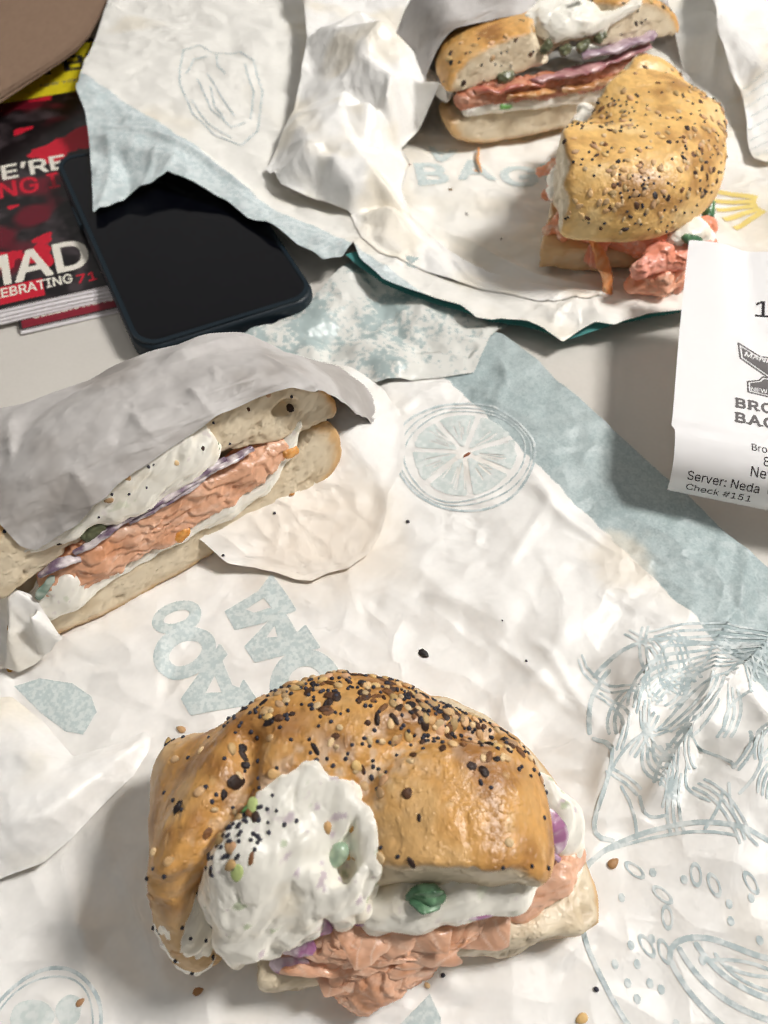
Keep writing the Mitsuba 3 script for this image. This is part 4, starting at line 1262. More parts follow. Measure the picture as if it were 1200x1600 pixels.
def salmon_slice(half, x, y, z, ang, L, W, droop, seed, base=(0.74, 0.43, 0.285), lift=2.0):
    """one thin torn slice, from (x, y, z) towards ang (degrees, local), drooping over its free end"""
    N, M = 44, 34
    t, u = np.meshgrid(np.linspace(0, 1, N), np.linspace(-1, 1, M), indexing='ij')
    k = lambda a, f, o=2, j=0: nz(np.column_stack([a.ravel() * f, np.full(a.size, seed * 1.7 + j), 0 * a.ravel()]), 1.0, o, seed).reshape(a.shape)
    ll = L * (1 + 0.28 * k(u, 1.6, 3, 5))
    ww = W / 2 * (1 + 0.30 * k(t, 2.2, 3, 9)) * np.sin(np.pi * np.clip(0.10 + 0.80 * t, 0, 1)) ** 0.3
    s = t * ll
    px = ww * u + 0.9 * k(t, 3.0, 2, 3)
    wav = nz(np.column_stack([px.ravel() / 5.0, s.ravel() / 7.0, np.full(px.size, seed * 3.1)]), 1.0, 3, seed).reshape(px.shape)
    fold = np.sin(px / W * 7.0 + seed + 1.5 * wav)
    pz = lift * np.sin(np.pi * t) * 0.6 - droop * np.clip(t - 0.25, 0, 1) ** 1.7 * 1.6 + 0.42 * math.cos(math.radians(ang)) * px + 2.1 * wav + 0.9 * fold * (0.3 + t)
    th = 0.6 * np.sqrt(np.clip(1 - u ** 4, 0, 1)) * np.sqrt(np.clip(1 - (2 * t - 1) ** 8, 0, 1)) * (1 + 0.5 * wav) + 0.06
    a_ = math.radians(ang); d = np.array([math.cos(a_), math.sin(a_)]); e = np.array([-d[1], d[0]])
    P = lambda zz: np.column_stack([x + s.ravel() * d[0] + px.ravel() * e[0], y + s.ravel() * d[1] + px.ravel() * e[1], z + zz.ravel()])
    top, bot = P(pz + th), P(pz - th)
    i, j = np.meshgrid(np.arange(N - 1), np.arange(M - 1), indexing='ij')
    q = np.stack([i * M + j, (i + 1) * M + j, (i + 1) * M + j + 1, i * M + j + 1], -1).reshape(-1, 4)
    f = np.vstack([q[:, [0, 1, 2]], q[:, [0, 2, 3]]])
    rim = np.r_[np.arange(M), np.arange(1, N) * M + M - 1, (N - 1) * M + np.arange(M - 2, -1, -1), np.arange(N - 2, 0, -1) * M]
    r2 = np.roll(rim, -1); n0 = N * M
    f = np.vstack([f, f[:, ::-1] + n0, np.column_stack([rim, rim + n0, r2 + n0]), np.column_stack([rim, r2 + n0, r2])])
    v = np.vstack([top, bot])
    sv, pv = np.r_[s.ravel(), s.ravel()], np.r_[px.ravel(), px.ravel()]
    lin = np.abs((((sv * 0.8 + np.abs(pv) * 0.75 + 1.3 * nz(v, 5, 2, seed)) / 3.4) % 1) - 0.5) * 2
    b = np.array(base) * (1 + 0.07 * math.sin(seed * 2.3))
    c = lerp(b, b * (0.93, 0.78, 0.66), sstep(-0.2, 0.5, nz(v, 6, 3, seed + 1)))
    c = lerp(c, np.array((0.84, 0.63, 0.50)), sstep(0.80, 0.97, lin) * 0.6)
    thin = np.r_[th.ravel(), th.ravel()]
    c = lerp(c, np.array((0.82, 0.55, 0.40)), sstep(0.45, 0.1, thin) * 0.5)
    half.emit('salmon_slice', v, f, 'm_fish', color=np.clip(c * (1 + 0.08 * nz(v, 1.2, 2, seed + 2))[:, None], 0, 1))


_r = np.random.default_rng(77)
SL = []
for k in range(40):                                                    # shreds, lowest first
    t_ = (k / 39) ** 0.8
    u_ = _r.uniform(0, 1)
    px = (1 - t_) * (560 + 45 * u_) + t_ * (468 + 300 * u_)
    py = (1 - t_) * 1518 + t_ * (1462 - 50 * u_) + _r.uniform(-8, 8)
    back = k % 2
    SL.append((px, py, 10 + 15 * t_ - 4 * abs(u_ - 0.5) * t_, 180 * back + _r.uniform(-28, 28), _r.uniform(14, 26) * (0.5 + 0.5 * t_), _r.uniform(7, 12), _r.uniform(0.5, 2.5)))
for k, (px, py, z_, an_, L_, W_, dr_) in enumerate(SL):
    q_ = b1.loc(px, py, z_)
    salmon_slice(b1, q_[0] - L_ / 2 * math.cos(math.radians(an_)), q_[1] - L_ / 2 * math.sin(math.radians(an_)), q_[2] + 0.3, an_, L_, W_, dr_, 500 + k, lift=0.8)
fish(b1, 'salmon', lambda p: chain(p, b1.path((893, 1335, 15), (868, 1370, 17), (810, 1415, 15)), [3, 3.6, 3.4], 2), (10, -22, 4), (60, 16, 26), 0.6, 124, pitch=2.2, rough=0.6)



def b1_cream(p):
    e = smin(chain(p, CA, [6, 8.5, 9.5, 9.0, 8, 5.5], 5), chain(p, CB, [6.5, 8, 8.5, 8.5], 5), 6) + 0.9 * nz(p, 11, 2, 131)
    flat_ = np.minimum(polyd(p, CA), polyd(p, CB)) - 7.6 + 5.0 * nz(p * (1, 1, 0.3), 7, 3, 134) + 2.2 * nz(p * (1, 1, 0.3), 2.8, 2, 132)
    groove = 1.7 * np.exp(-(polyd(p, GR) / 2.2) ** 2)                       # where a knife went through
    return smax(smax(e, flat_, 1.0), b1_outer(p) - 0.8 - 2.6 * nz(p, 8, 2, 133) - 3.4 * sstep(36, 20, p[:, 2]) + groove, 1.5)


GR = b1.path((545, 1290, 42), (500, 1350, 38), (440, 1430, 26), (400, 1490, 15))
vc, nc_ = cream(b1, 'cream_cheese', b1_cream, (-46, -40, 3), (22, 32, 58), 0.6, 131, flow=(0.45, 1, 0.55), rough=1.15, tint=0.8)
C2a = b1.path((590, 1425, 27), (650, 1408, 28), (720, 1392, 29), (790, 1380, 28), (825, 1362, 26))
cream(b1, 'cream_cheese', lambda p: chain(p, C2a, [4.5, 5.5, 5.5, 5.5, 4.0], 3) + 1.0 * nz(p, 5, 3, 9), (-16, -24, 14), (48, 22, 40), 0.65, 135, flow=(1, .2, 0), tint=0.35)
cream(b1, 'cream_cheese', lambda p: chain(p, b1.path((845, 1240, 22), (870, 1285, 19), (884, 1330, 14)), [4.5, 5.5, 5], 3) + 1.0 * nz(p, 5, 3, 19), (20, -16, 6), (62, 34, 34), 0.7, 137, tint=0.8)
va, na_ = cream(b1, 'cream_cheese', lambda p: smax(chain(p, b1.path((284, 1395, 27), (292, 1435, 20), (303, 1468, 11)), [4.0, 6.0, 5.5], 3) + 1.8 * nz(p, 4, 3, 29), b1_outer(p) - 1.4, 1.0), (-60, -34, 0), (-16, 16, 44), 0.6, 139, tint=0.3)
HL = [((640, 1412, 33), (664, 1398, 36), (694, 1404, 34)), ((650, 1398, 34), (672, 1404, 36), (690, 1396, 34)), ((646, 1404, 35), (660, 1412, 35), (684, 1412, 34))]
for k, pp in enumerate(HL):
    strip(b1, 'herb_leaf', b1.path(*pp), 4.6, 0.7, (0.035, 0.10, 0.05), (0.16, 0.30, 0.17), 1410 + k, nrm=((0.2, -0.5, 1), (0, -1, 0.4), (0.4, 0.2, 1))[k], label='dark green leaf scrap in the cream cheese')
lumps(b1, 'herb_leaf', b1.path((520, 1345, 39), (532, 1330, 40.5)), [1.6, 1.9], 0.4, 142, (0.25, 0.36, 0.25), (0.36, 0.44, 0.32), bump=0.4)
for k, (pp, w_) in enumerate([(((440, 1490, 21), (466, 1478, 24), (492, 1486, 23)), 3.6), (((468, 1462, 27), (495, 1450, 29), (520, 1455, 27)), 3.0), (((520, 1442, 28), (545, 1432, 29), (570, 1440, 28)), 2.6), (((425, 1502, 17), (455, 1508, 17), (480, 1500, 19)), 3.0),
                              (((855, 1265, 28), (872, 1300, 26), (868, 1335, 22)), 3.0), (((872, 1262, 25), (893, 1290, 23), (899, 1320, 19)), 2.4), (((850, 1325, 25), (875, 1345, 22)), 2.0), (((700, 1420, 31), (740, 1426, 30), (775, 1418, 29)), 2.2), (((610, 1290 + 130, 27), (590, 1440, 25)), 2.2)]):
    strip(b1, 'onion_slice', b1.path(*pp), w_ * 1.3, 1.0, ONION, ONION2, 150 + k, nrm=(0.3, -0.6, 1))


def w1(v, n, kind):
    q = V(b1.w(v))
    x, y = q[:, 0], q[:, 1]
    up = sstep(-0.1, 0.35, n[:, 2] + 0.25 * n[:, 1]) * (cr1 < 0.3)
    band = np.exp(-((y - (1075 + 0.35 * np.abs(x - 560) ** 1.05 * 0.45)) / 55) ** 2) * sstep(330, 480, x) + 0.9 * np.exp(-(((x - 700) / 60) ** 2 + ((y - 1120) / 30) ** 2))
    mid = 0.55 * np.exp(-(((x - 540) / 90) ** 2 + ((y - 1195) / 40) ** 2))
    left = 0.35 * np.exp(-(((x - 380) / 60) ** 2 + ((y - 1270) / 60) ** 2)) + 0.5 * np.exp(-(((x - 300) / 40) ** 2 + ((y - 1400) / 40) ** 2))
    bare = 1 - 0.93 * np.exp(-((((x - 690) / 120) ** 2 + ((y - 1270) / 80) ** 2) ** 1.5))
    sparse = 0.05
    k = {'onion_flake': 1.3, 'sesame_seed': 1.0, 'poppy_seed': 1.0}.get(kind, 1)
    return up * ((k * band + mid + left) * bare + sparse) + 1e-9 * up


sow(b1, 'top_bun', v1, n1, w1, {'sesame_seed': 130, 'onion_flake': 150, 'garlic_bit': 56, 'poppy_seed': 460}, 7)
sow(b1, 'cream_cheese', vc, nc_, lambda v, n, kind: (n[:, 2] > 0.1) * (near(b1, v, 355, 1320, 38) + near(b1, v, 400, 1285, 34) + 0.5 * near(b1, v, 470, 1300, 14) + 0.006), {'sesame_seed': 14, 'onion_flake': 9, 'poppy_seed': 95, 'scallion_bit': 5}, 8)
sow(b1, 'cream_cheese', va, na_, lambda v, n, kind: (n[:, 2] > -0.2) + 1e-9, {'poppy_seed': 26, 'sesame_seed': 3, 'scallion_bit': 2}, 9)
# single flakes seen one by one
for px, py, s_ in ((370, 1222, 1.35), (775, 1162, 0.95), (755, 1203, 1.05), (655, 1278, 0.9), (688, 1110, 1.0), (612, 1078, 1.3), (600, 1090, 1.0), (530, 1250, 0.9), (690, 1170, 0.7), (660, 1160, 0.8), (590, 1125, 1.1), (575, 1130, 0.9), (515, 1068, 1.1), (480, 1080, 0.9), (640, 1085, 0.9)):
    q = V(b1.w(v1)); front = (n1[:, 2] + 0.3 > 0)
    dd = np.hypot(q[:, 0] - px, q[:, 1] - py) + 40 * ~front - 1.2 * v1[:, 2]
    j = int(np.argmin(dd)); r_ = np.random.default_rng(int(px))
    sv, sf, sc_ = seed_mesh('onion_flake', r_, s_)
    t_, b_ = frame(n1[j], r_)
    emit(f'{b1.key}__top_bun__onion_flake', smooth=False, bsdf='m_seed', v=b1.w(v1[j] + sv[:, :1] * t_ + sv[:, 1:2] * b_ + (sv[:, 2:3] + 0.1) * n1[j]), f=sf, color=sc_ * 0.7)
#@@B2
# ================================================================== the wrapped half on the left, cut face towards us
b2 = Half('bagel_half', (-57.0, -22.0, 3.0), 37, 0.25, 'bagel half wrapped in grey-white paper at the left, its cut face showing a salmon band')


def halfdisc(p, R, z0, z1, q=3.0, yq=1.0, dx=0.0):
    """a round bun slab seen from its cut: x across, y >= 0 behind"""
    zc, hz = (z0 + z1) / 2, (z1 - z0) / 2
    r = np.hypot(p[:, 0] - dx, p[:, 1] * yq) / R
    return ((r ** q + np.abs((p[:, 2] - zc) / hz) ** q) ** (1 / q) - 1) * hz


def face(p, seed, y0=0.0, a=0.6):
    return -(p[:, 1] - y0 + a * nz(p, 7, 2, seed))


def zlow2(x):                                                 # the lower bun's top, from its left end to its right end
    return np.interp(x, [-60, -45, -20, 5, 25, 38, 48, 60], [11, 12, 12.5, 12.5, 13.5, 17, 24, 28])


def b2_bot_outer(p):
    return halfdisc(p, 57, 0.5, 30, 3.2, 1.45)


def b2_bot(p):
    e = smax(b2_bot_outer(p), p[:, 2] - zlow2(p[:, 0]) + 0.8 * nz(p, 7, 2, 5), 2.0)
    return smax(e, face(p, 6, -0.5 * sstep(0, 40, p[:, 0])), 1.2)


bread(b2, 'bottom_bun', b2_bot, (-62, -5, -1), (60, 24, 32), 0.8, lambda p: b2_bot_outer(p), 201, z0=-30, pale=0.5, lump=0.35)


def b2_top_outer(p):
    R = np.hypot(p[:, 0], 1.55 * p[:, 1])
    z0 = 24.0
    return (((R / 58.5) ** 3.4 + np.abs((p[:, 2] - z0) / (27.5 - 4 * sstep(-10, -50, p[:, 0]))) ** 2.4) ** (1 / 3) - 1) * 24


def b2_top(p):
    zb = np.interp(p[:, 0], [-60, -50, -20, 0, 20, 36, 45, 60], [22, 24, 30, 34, 32, 27, 25, 24])
    e = smax(b2_top_outer(p), zb - p[:, 2] + 0.8 * nz(p, 8, 2, 15), 2.0)
    e = smax(e, face(p, 16), 1.0)
    hole = np.linalg.norm((p - np.array([41, -1, 36.0])) / np.array([4.5, 6, 2.6]), axis=1) * 2.6 - 2.6   # an air pocket
    e = smax(e, -hole, 0.8)
    mid = np.linalg.norm((p - np.array([1.0, -4, 41.0])) / np.array([14, 15, 13.0]), axis=1) * 13 - 13      # the bagel's hole
    return smax(e, -mid, 2.0)


k2, v2, n2, cr2 = bread(b2, 'top_bun', b2_top, (-62, -5, 18), (62, 46, 54), 0.8, b2_top_outer, 211, z0=20, lump=0.5)
c2m = lambda p: smin(ell(p, (-2, 3, 40.0), (19.5, 8, 10.5), 2.6), chain(p, [(-42, 2, 33), (-28, 1.5, 35), (-10, 1.0, 35.5), (14, 1.0, 36)], [2, 3.5, 4.5, 4], 3), 4) + 1.2 * nz(p, 6, 3, 221)
vc2, nc2 = cream(b2, 'cream_cheese', c2m, (-48, -9, 24), (26, 18, 56), 0.6, 221, flow=(1, 0, 0.5), rough=0.8, tint=0.35)
c2l = lambda p: chain(p, [(-46, 2, 14), (-36, 1.5, 17), (-20, 1.2, 13.5), (-2, 1.0, 14.0), (14, 1.0, 15), (27, 1.0, 16), (38, 1.2, 22), (44, 1.5, 28)], [4.5, 6, 2.2, 2.4, 4.2, 3.4, 2.6, 2.2], 2.5) + 0.8 * nz(p, 5, 3, 225)
cream(b2, 'cream_cheese', c2l, (-56, -8, 6), (52, 10, 36), 0.6, 225, flow=(1, 0, 0.2), rough=0.8, tint=0.35)
s2 = lambda p: smax(chain(p, [(-38, 1, 20), (-24, 0.5, 22), (-6, 0, 22.5), (10, 0, 22.5), (24, 0.3, 22.5), (36, 1, 23.5)], [4.5, 6.5, 7.0, 6.0, 4.8, 3.0], 3) + 0.8 * nz(p, 7, 3, 231), face(p, 232, -3.0, 2.6), 2.2)
fish(b2, 'salmon', s2, (-48, -9, 8), (46, 12, 38), 0.5, 231, layer=(0.25, 0.1, 1), pitch=2.8, rough=1.0, base=(0.71, 0.39, 0.245))
for k, (a_, w_) in enumerate([([(-22, -1, 29.5), (-12, -1.4, 30.5), (-2, -1, 31.5)], 2.4), ([(-4, -1, 31.5), (8, -1.6, 31.8), (18, -1, 32)], 2.6), ([(-14, -1.5, 29), (0, -1.8, 29.6), (10, -1.5, 30.2)], 2.0), ([(-40, -1, 26), (-34, -1.5, 28), (-30, -1, 26)], 2.2), ([(10, -1, 31), (20, -1.5, 31.5), (27, -1, 31)], 1.8), ([(-30, -1, 28), (-22, -1.6, 29.5), (-12, -1, 30)], 2.0), ([(-8, -1.6, 30.5), (4, -2, 31), (14, -1.5, 31.5)], 1.6)]):
    strip(b2, 'onion_slice', np.array(a_) + (0, -0.8, 0), 4.0, w_ * 0.7, (0.15, 0.10, 0.15), (0.66, 0.60, 0.60), 240 + k, nrm=(0, 0.3, 1))
for k, (a_, r_) in enumerate([([(-25, -0.5, 30), (-20, -1, 31.5)], [2.6, 2.2]), ([(-8, -.8, 32.5), (0, -1, 33)], [1.5, 1.3])]):
    lumps(b2, 'caper', a_, np.array(r_) * 0.8, 0.35, 250 + k, CAPER, CAPER2, bump=0.8)
strip(b2, 'herb_leaf', [(-44, -1.8, 21), (-41, -2.2, 23), (-38, -1.8, 25.5)], 3.0, 0.8, (0.16, 0.24, 0.19), (0.40, 0.46, 0.40), 255, nrm=(0.3, 1, 0))
lumps(b2, 'herb_leaf', [(16, -1.2, 34), (17.5, -1.2, 37)], [1.2, 1.0], 0.4, 256, (0.15, 0.25, 0.12), (0.3, 0.38, 0.2))
lumps(b2, 'scallion_bit', b2.path((272, 722, 41), (288, 716, 42)), [2.2, 1.8], 0.4, 257, (0.36, 0.46, 0.16), (0.48, 0.56, 0.26), bump=0.3)
lumps(b2, 'salmon', [(-3, -2.2, 16.5), (-1, -2.4, 17)], [2.2, 1.8], 0.4, 258, (0.62, 0.24, 0.04), (0.72, 0.36, 0.10), m='m_fish', bump=0.4, label='orange salmon scrap at the edge of the band')
lumps(b2, 'salmon', [(37, -1.6, 23), (40, -1.2, 22)], [1.8, 1.6], 0.4, 259, (0.62, 0.26, 0.06), (0.72, 0.36, 0.10), m='m_fish', bump=0.4)
fv2 = v2[(n2[:, 1] < -0.5)]; fn2 = n2[(n2[:, 1] < -0.5)]
sow(b2, 'top_bun', fv2, fn2, lambda v, n, k: np.ones(len(v)), {'poppy_seed': 22, 'sesame_seed': 4}, 31)
ev = (n2[:, 2] > 0.0) & (v2[:, 1] < 9) & (v2[:, 0] > 12)
sow(b2, 'top_bun', v2[ev], n2[ev], lambda v, n, k: np.ones(len(v)), {'onion_flake': 16, 'poppy_seed': 14, 'sesame_seed': 8}, 32)
sow(b2, 'cream_cheese', vc2, nc2, lambda v, n, k: (n[:, 1] < -0.2) * np.exp(-((v[:, 2] - 45) / 8) ** 2), {'poppy_seed': 14, 'sesame_seed': 7, 'garlic_bit': 6}, 33, sc=0.85)
sow(b2, 'cream_cheese', vc2, nc2, lambda v, n, k: (n[:, 1] < -0.2) * np.exp(-((v[:, 2] - 46) / 6) ** 2), {'onion_flake': 6}, 34, sc=0.6)

# the paper drawn over it: a part of the lower sheet
WR = [(-120, 815, 38), (-60, 830, 38), (0, 832, 38), (18, 850, 37), (40, 868, 36), (72, 850, 39), (112, 828, 42), (160, 790, 45), (215, 745, 47), (268, 702, 49), (310, 668, 50.5), (345, 640, 52), (400, 612, 52.5), (455, 598, 51), (505, 604, 47), (530, 618, 42), (548, 636, 34), (560, 652, 22), (572, 668, 10), (584, 672, 5), (600, 664, 4)]
WB_ = [(610, 655, 3), (590, 610, 3), (540, 575, 3), (470, 560, 3), (395, 548, 3), (200, 592, 3), (60, 640, 3), (-120, 660, 3)]
WI = [(0, 770, 46), (-80, 740, 46), (100, 740, 52), (200, 680, 54.5), (300, 625, 55.5), (400, 580, 54), (470, 572, 50), (515, 590, 42), (-60, 660, 44), (20, 640, 44), (120, 602, 46), (200, 573, 45), (300, 546, 44), (380, 525, 43), (440, 541, 36), (500, 560, 30), (550, 590, 20), (570, 640, 14), (562, 615, 22), (330, 590, 53.5), (150, 660, 52), (50, 700, 49)]
wr_ctrl = control(WR + WB_ + WI, soft=2.6)
x1_, x2_, x3_ = Facets(61, REG, 17, 1.7, stretch=2.2, ang=math.radians(40), soft=0.5), Facets(62, REG, 7, 0.5, stretch=1.8, ang=math.radians(60), soft=0.35), Facets(63, REG, 30, 1.2, soft=2)
WF = [(uvl((0, 800), (30, 730), (20, 660), z=46), 2.4, 2.0), (uvl((20, 690), (110, 735), (150, 790), z=48), 1.6, 1.5), (uvl((270, 600), (330, 640), z=53), 1.8, 1.4), (uvl((330, 560), (340, 600), (300, 625), z=53), 2.0, 1.8), (uvl((60, 640), (180, 620), (330, 560), z=48), 1.2, 1.5), (uvl((390, 540), (440, 580), (500, 600), z=48), 1.6, 1.6), (uvl((200, 640), (240, 690), z=53), 1.2, 1.4)]


_tw = b2.w(v2); _tw = _tw[_tw[:, 2] > 24]
_tt = cKDTree(_tw[:, :2])


def bun_height(x, y):
    d, i = _tt.query(np.column_stack([x, y]), k=24, distance_upper_bound=4.0)
    z = np.where(np.isfinite(d), np.r_[_tw[:, 2], 0][np.minimum(i, len(_tw))] - 0.35 * np.where(np.isfinite(d), d, 0) ** 2, 0).max(1)
    return z


def H_wr(x, y):
    z = wr_ctrl(x, y)
    k = sstep(8, 30, z)
    z = z + k * (x1_(x, y) + x2_(x, y) + x3_(x, y))
    for pts, a, wd in WF:
        z = z + ridge(x, y, pts, a, wd)
    return np.maximum(np.maximum(z, bun_height(x, y) + 1.0), 2.0)


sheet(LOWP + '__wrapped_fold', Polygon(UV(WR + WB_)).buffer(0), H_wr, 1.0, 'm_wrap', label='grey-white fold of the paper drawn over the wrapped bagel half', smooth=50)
ED = [(-60, 905, 24), (5, 905, 27), (28, 922, 26), (48, 930, 22), (62, 945, 22), (88, 985, 15), (100, 1000, 12), (70, 1030, 7), (55, 1040, 6), (30, 1052, 6), (10, 1046, 5), (-60, 1060, 5)]
EI = [(10, 950, 24), (22, 985, 12), (40, 960, 26), (55, 985, 16), (35, 1010, 13), (8, 1000, 17), (60, 1010, 10), (-20, 970, 14)]
e_ctrl = control(ED + EI, soft=0.8)
e2_ = Facets(66, REG, 5, 0.5, soft=0.4)
sheet(LOWP + '__end_fold', Polygon(UV(ED)).buffer(0), lambda x, y: np.maximum(e_ctrl(x, y) + e2_(x, y), 2.5), 0.8, 'm_tissue', label='creased end of the paper folded round the left tip of the wrapped half', smooth=30)

# ================================================================== the far half on the right, crust up, bitten
b3 = Half('bagel_half', (88.0, 168.0, 6.5), -106, 0.0, 'bitten seeded bagel half, crust up, tomato and salmon hanging out, at the upper right')


def b3_outer(p):
    a = ring(p * np.array([1.03, 1.17, 1.0]) + np.array([-10.0, 0, 0]), 32, 31, 26, 24.0, 2.4, sx=0.96)
    d = ell(p, (-28, 12, 30), (19, 22, 19), 2.2)
    e = smin(smin(a, d, 8), ell(p, (2, 6, 27), (20, 17, 20)), 8) + 1.3 * nz(p, 24, 2, 303)
    return e - 2.0 * np.exp(-((p[:, 0] + 4) / 9) ** 2) * sstep(36, 46, p[:, 2]) + 3.0 * np.exp(-(((p[:, 0] + 18 + 0.3 * p[:, 1]) / 3.4) ** 2)) * sstep(36, 44, p[:, 2])


_a, _b, _c = b3.loc(1040, 88, 36), b3.loc(925, 205, 36), b3.loc(1080, 250, 36)
SIDE = -np.sign((_c[0] - _a[0]) * (_b - _a)[1] - (_c[1] - _a[1]) * (_b - _a)[0])


def b3_top(p):
    cut = -(p[:, 1] + 6.0 + 2.5 * nz(p, 9, 2, 377) + 9 * np.exp(-((p[:, 0] - 26) / 20) ** 2) + 2 * np.exp(-((p[:, 0] - 4) / 8) ** 2))
    e = smax(b3_outer(p), cut, 2.5)
    bite = -(np.hypot(p[:, 0] - 84, p[:, 1] - 12) - 30 + 3.5 * nz(p, 7, 2, 378))
    A_, B_ = b3.loc(1040, 88, 36), b3.loc(925, 205, 36)
    t_ = (B_ - A_)[:2] / np.linalg.norm((B_ - A_)[:2])
    e = smax(e, (p[:, 0] - A_[0]) * t_[1] - (p[:, 1] - A_[1]) * t_[0] + 2 * nz(p, 12, 2, 379), 7.0) if SIDE > 0 else smax(e, -((p[:, 0] - A_[0]) * t_[1] - (p[:, 1] - A_[1]) * t_[0]) + 2 * nz(p, 12, 2, 379), 7.0)
    bite = (9 - np.hypot(p[:, 0] - 68, p[:, 1] + 12)) + 3.0 * nz(p, 7, 2, 378)
    e = smax(e, bite, 2.0)
    return smax(e, 23.0 + 1.5 * nz(p, 9, 2, 305) - p[:, 2], 2.0)


k3, v3, n3, cr3 = bread(b3, 'top_bun', b3_top, (-68, -26, 18), (68, 68, 58), 0.95, b3_outer, 301, z0=20, lump=0.6, gold=(1.28, 1.50, 1.75))
b3_bo = lambda p: halfdisc(p - np.array([6.0, 1.0, 0]), 57, 0.5, 14, 3.0, 1.15)
bread(b3, 'bottom_bun', lambda p: smax(smax(b3_bo(p), -(p[:, 1] + 10 + 2 * nz(p, 8, 2, 78)), 2), p[:, 0] - 55 - 3 * nz(p, 6, 2, 5) + 0.25 * p[:, 1], 2), (-64, -16, -1), (62, 64, 16), 1.0, lambda p: b3_bo(p), 311, z0=-30, pale=0.8, lump=0.3)
fish(b3, 'salmon', lambda p: chain(p, [(-40, 8, 17), (-10, -4, 18), (20, -8, 18), (44, 6, 18), (48, 30, 17), (30, 52, 16)], [4, 4, 5, 6, 6, 4], 3), (-52, -20, 6), (62, 62, 30), 0.8, 321, pitch=2.4, rough=0.9, base=(0.72, 0.26, 0.15))
for k, pp in enumerate([((1000, 420, 24), (1030, 400, 24), (1060, 405, 22), (1085, 385, 22)), ((990, 445, 14), (1030, 440, 15), (1070, 425, 14), (1095, 400, 15))]):
    P_ = b3.path(*pp)
    fish(b3, 'tomato_slice', lambda p: chain(p, P_, [3, 4.2, 4, 3], 3) + 1.4 * nz(p, 4, 3, 330 + k), P_.min(0) - 10, P_.max(0) + 10, 0.6, 330 + k, pitch=2.2, rough=1.0, base=(0.78, 0.33 + .05 * k, 0.25), label='wet pink-red tomato piece at the bitten end')
strip(b3, 'salmon', b3.path((925, 375, 22), (940, 405, 20), (948, 440, 13), (953, 478, 6)), 7.5, 2.2, (0.70, 0.26, 0.08), (0.78, 0.45, 0.24), 335, m='m_fish', nrm=(0.6, 1, 0.6), label='orange strip of salmon hanging from the bite')
for k, (px, py, z_, an_, L_, W_, dr_) in enumerate([(1040, 398, 22, 10, 13, 15, 8), (1075, 392, 22, 25, 12, 14, 8), (1085, 375, 20, 40, 11, 12, 7), (1040, 425, 14, 10, 11, 14, 5), (940, 385, 20, -15, 9, 9, 6)]):
    q_ = b3.loc(px, py, z_)
    salmon_slice(b3, q_[0] - 4, q_[1], q_[2], an_, L_, W_, dr_, 540 + k, base=((0.76, 0.32, 0.22), (0.78, 0.42, 0.33))[k % 2])
strip(b3, 'salmon', b3.path((1000, 455, 9), (1040, 447, 9), (1068, 432, 9)), 5, 2.0, (0.75, 0.20, 0.02), (0.80, 0.34, 0.08), 336, m='m_fish')
cream(b3, 'cream_cheese', lambda p: chain(p, b3.path((1055, 378, 26), (1080, 362, 27), (1098, 372, 23)), [4.5, 5.5, 4.5], 3) + 1.2 * nz(p, 5, 3, 341), (20, 20, 10), (66, 70, 42), 0.7, 341, tint=0.6)
cream(b3, 'cream_cheese', lambda p: chain(p, [(-34, -6, 22), (-14, -7, 23), (6, -5, 23), (22, -10, 22), (34, -10, 22)], [4, 4, 5, 3.5, 3], 3) + 1.2 * nz(p, 5, 3, 342), (-46, -22, 12), (44, 8, 34), 0.7, 342, tint=0.5)
lumps(b3, 'herb_leaf', b3.path((1072, 372, 31), (1088, 378, 28)), [1.8, 2.2], 0.5, 343, HERB, HERB2)
lumps(b3, 'herb_leaf', b3.path((1108, 318, 20), (1106, 338, 17)), [2.4, 2.6], 0.5, 344, HERB, HERB2)
for k, pp in enumerate([((852, 305, 22), (872, 300, 24), (890, 310, 22)), ((856, 360, 20), (878, 345, 24), (880, 370, 20)), ((845, 268, 20), (870, 262, 24), (885, 272, 22))]):
    lumps(b3, 'salmon', b3.path(*pp), [2.4, 3.4, 2.6], 0.6, 350 + k, (0.70, 0.27, 0.14), (0.80, 0.55, 0.40), m='m_fish', bump=0.8)


def w3(v, n, kind):
    q = V(b3.w(v)); x, y = q[:, 0], q[:, 1]
    up = sstep(-0.1, 0.3, n[:, 2]) * (cr3 < 0.3)
    d = 0.35 + 0.9 * np.exp(-(((x - 985) / 70) ** 2 + ((y - 310) / 60) ** 2)) + 0.9 * np.exp(-(((x - 1100) / 40) ** 2 + ((y - 200) / 70) ** 2)) + 1.3 * np.exp(-(((x - 960) / 28) ** 2 + ((y - 175) / 30) ** 2))
    d = d * (1 - 0.85 * np.exp(-(((x - 1010) / 60) ** 2 + ((y - 130) / 30) ** 2)))
    return up * d + 1e-9


sow(b3, 'top_bun', v3, n3, w3, {'sesame_seed': 130, 'onion_flake': 62, 'garlic_bit': 50, 'poppy_seed': 200}, 41, sc=1.05)
# a pale clot of cream with poppy seeds in the dent
cv, cn_ = cream(b3, 'cream_cheese', lambda p: smax(chain(p, b3.path((955, 165, 50), (962, 200, 48)), [4.0, 3.5], 3) + 1.5 * nz(p, 4, 3, 361), b3_outer(p) - 0.5 - 0.6 * nz(p, 3, 2, 365), 0.6), (-60, -20, 30), (20, 30, 58), 0.7, 361, tint=0.4)
sow(b3, 'cream_cheese', cv, cn_, lambda v, n, k: (n[:, 2] > 0) + 1e-9, {'poppy_seed': 60, 'sesame_seed': 10}, 43, sc=0.9)

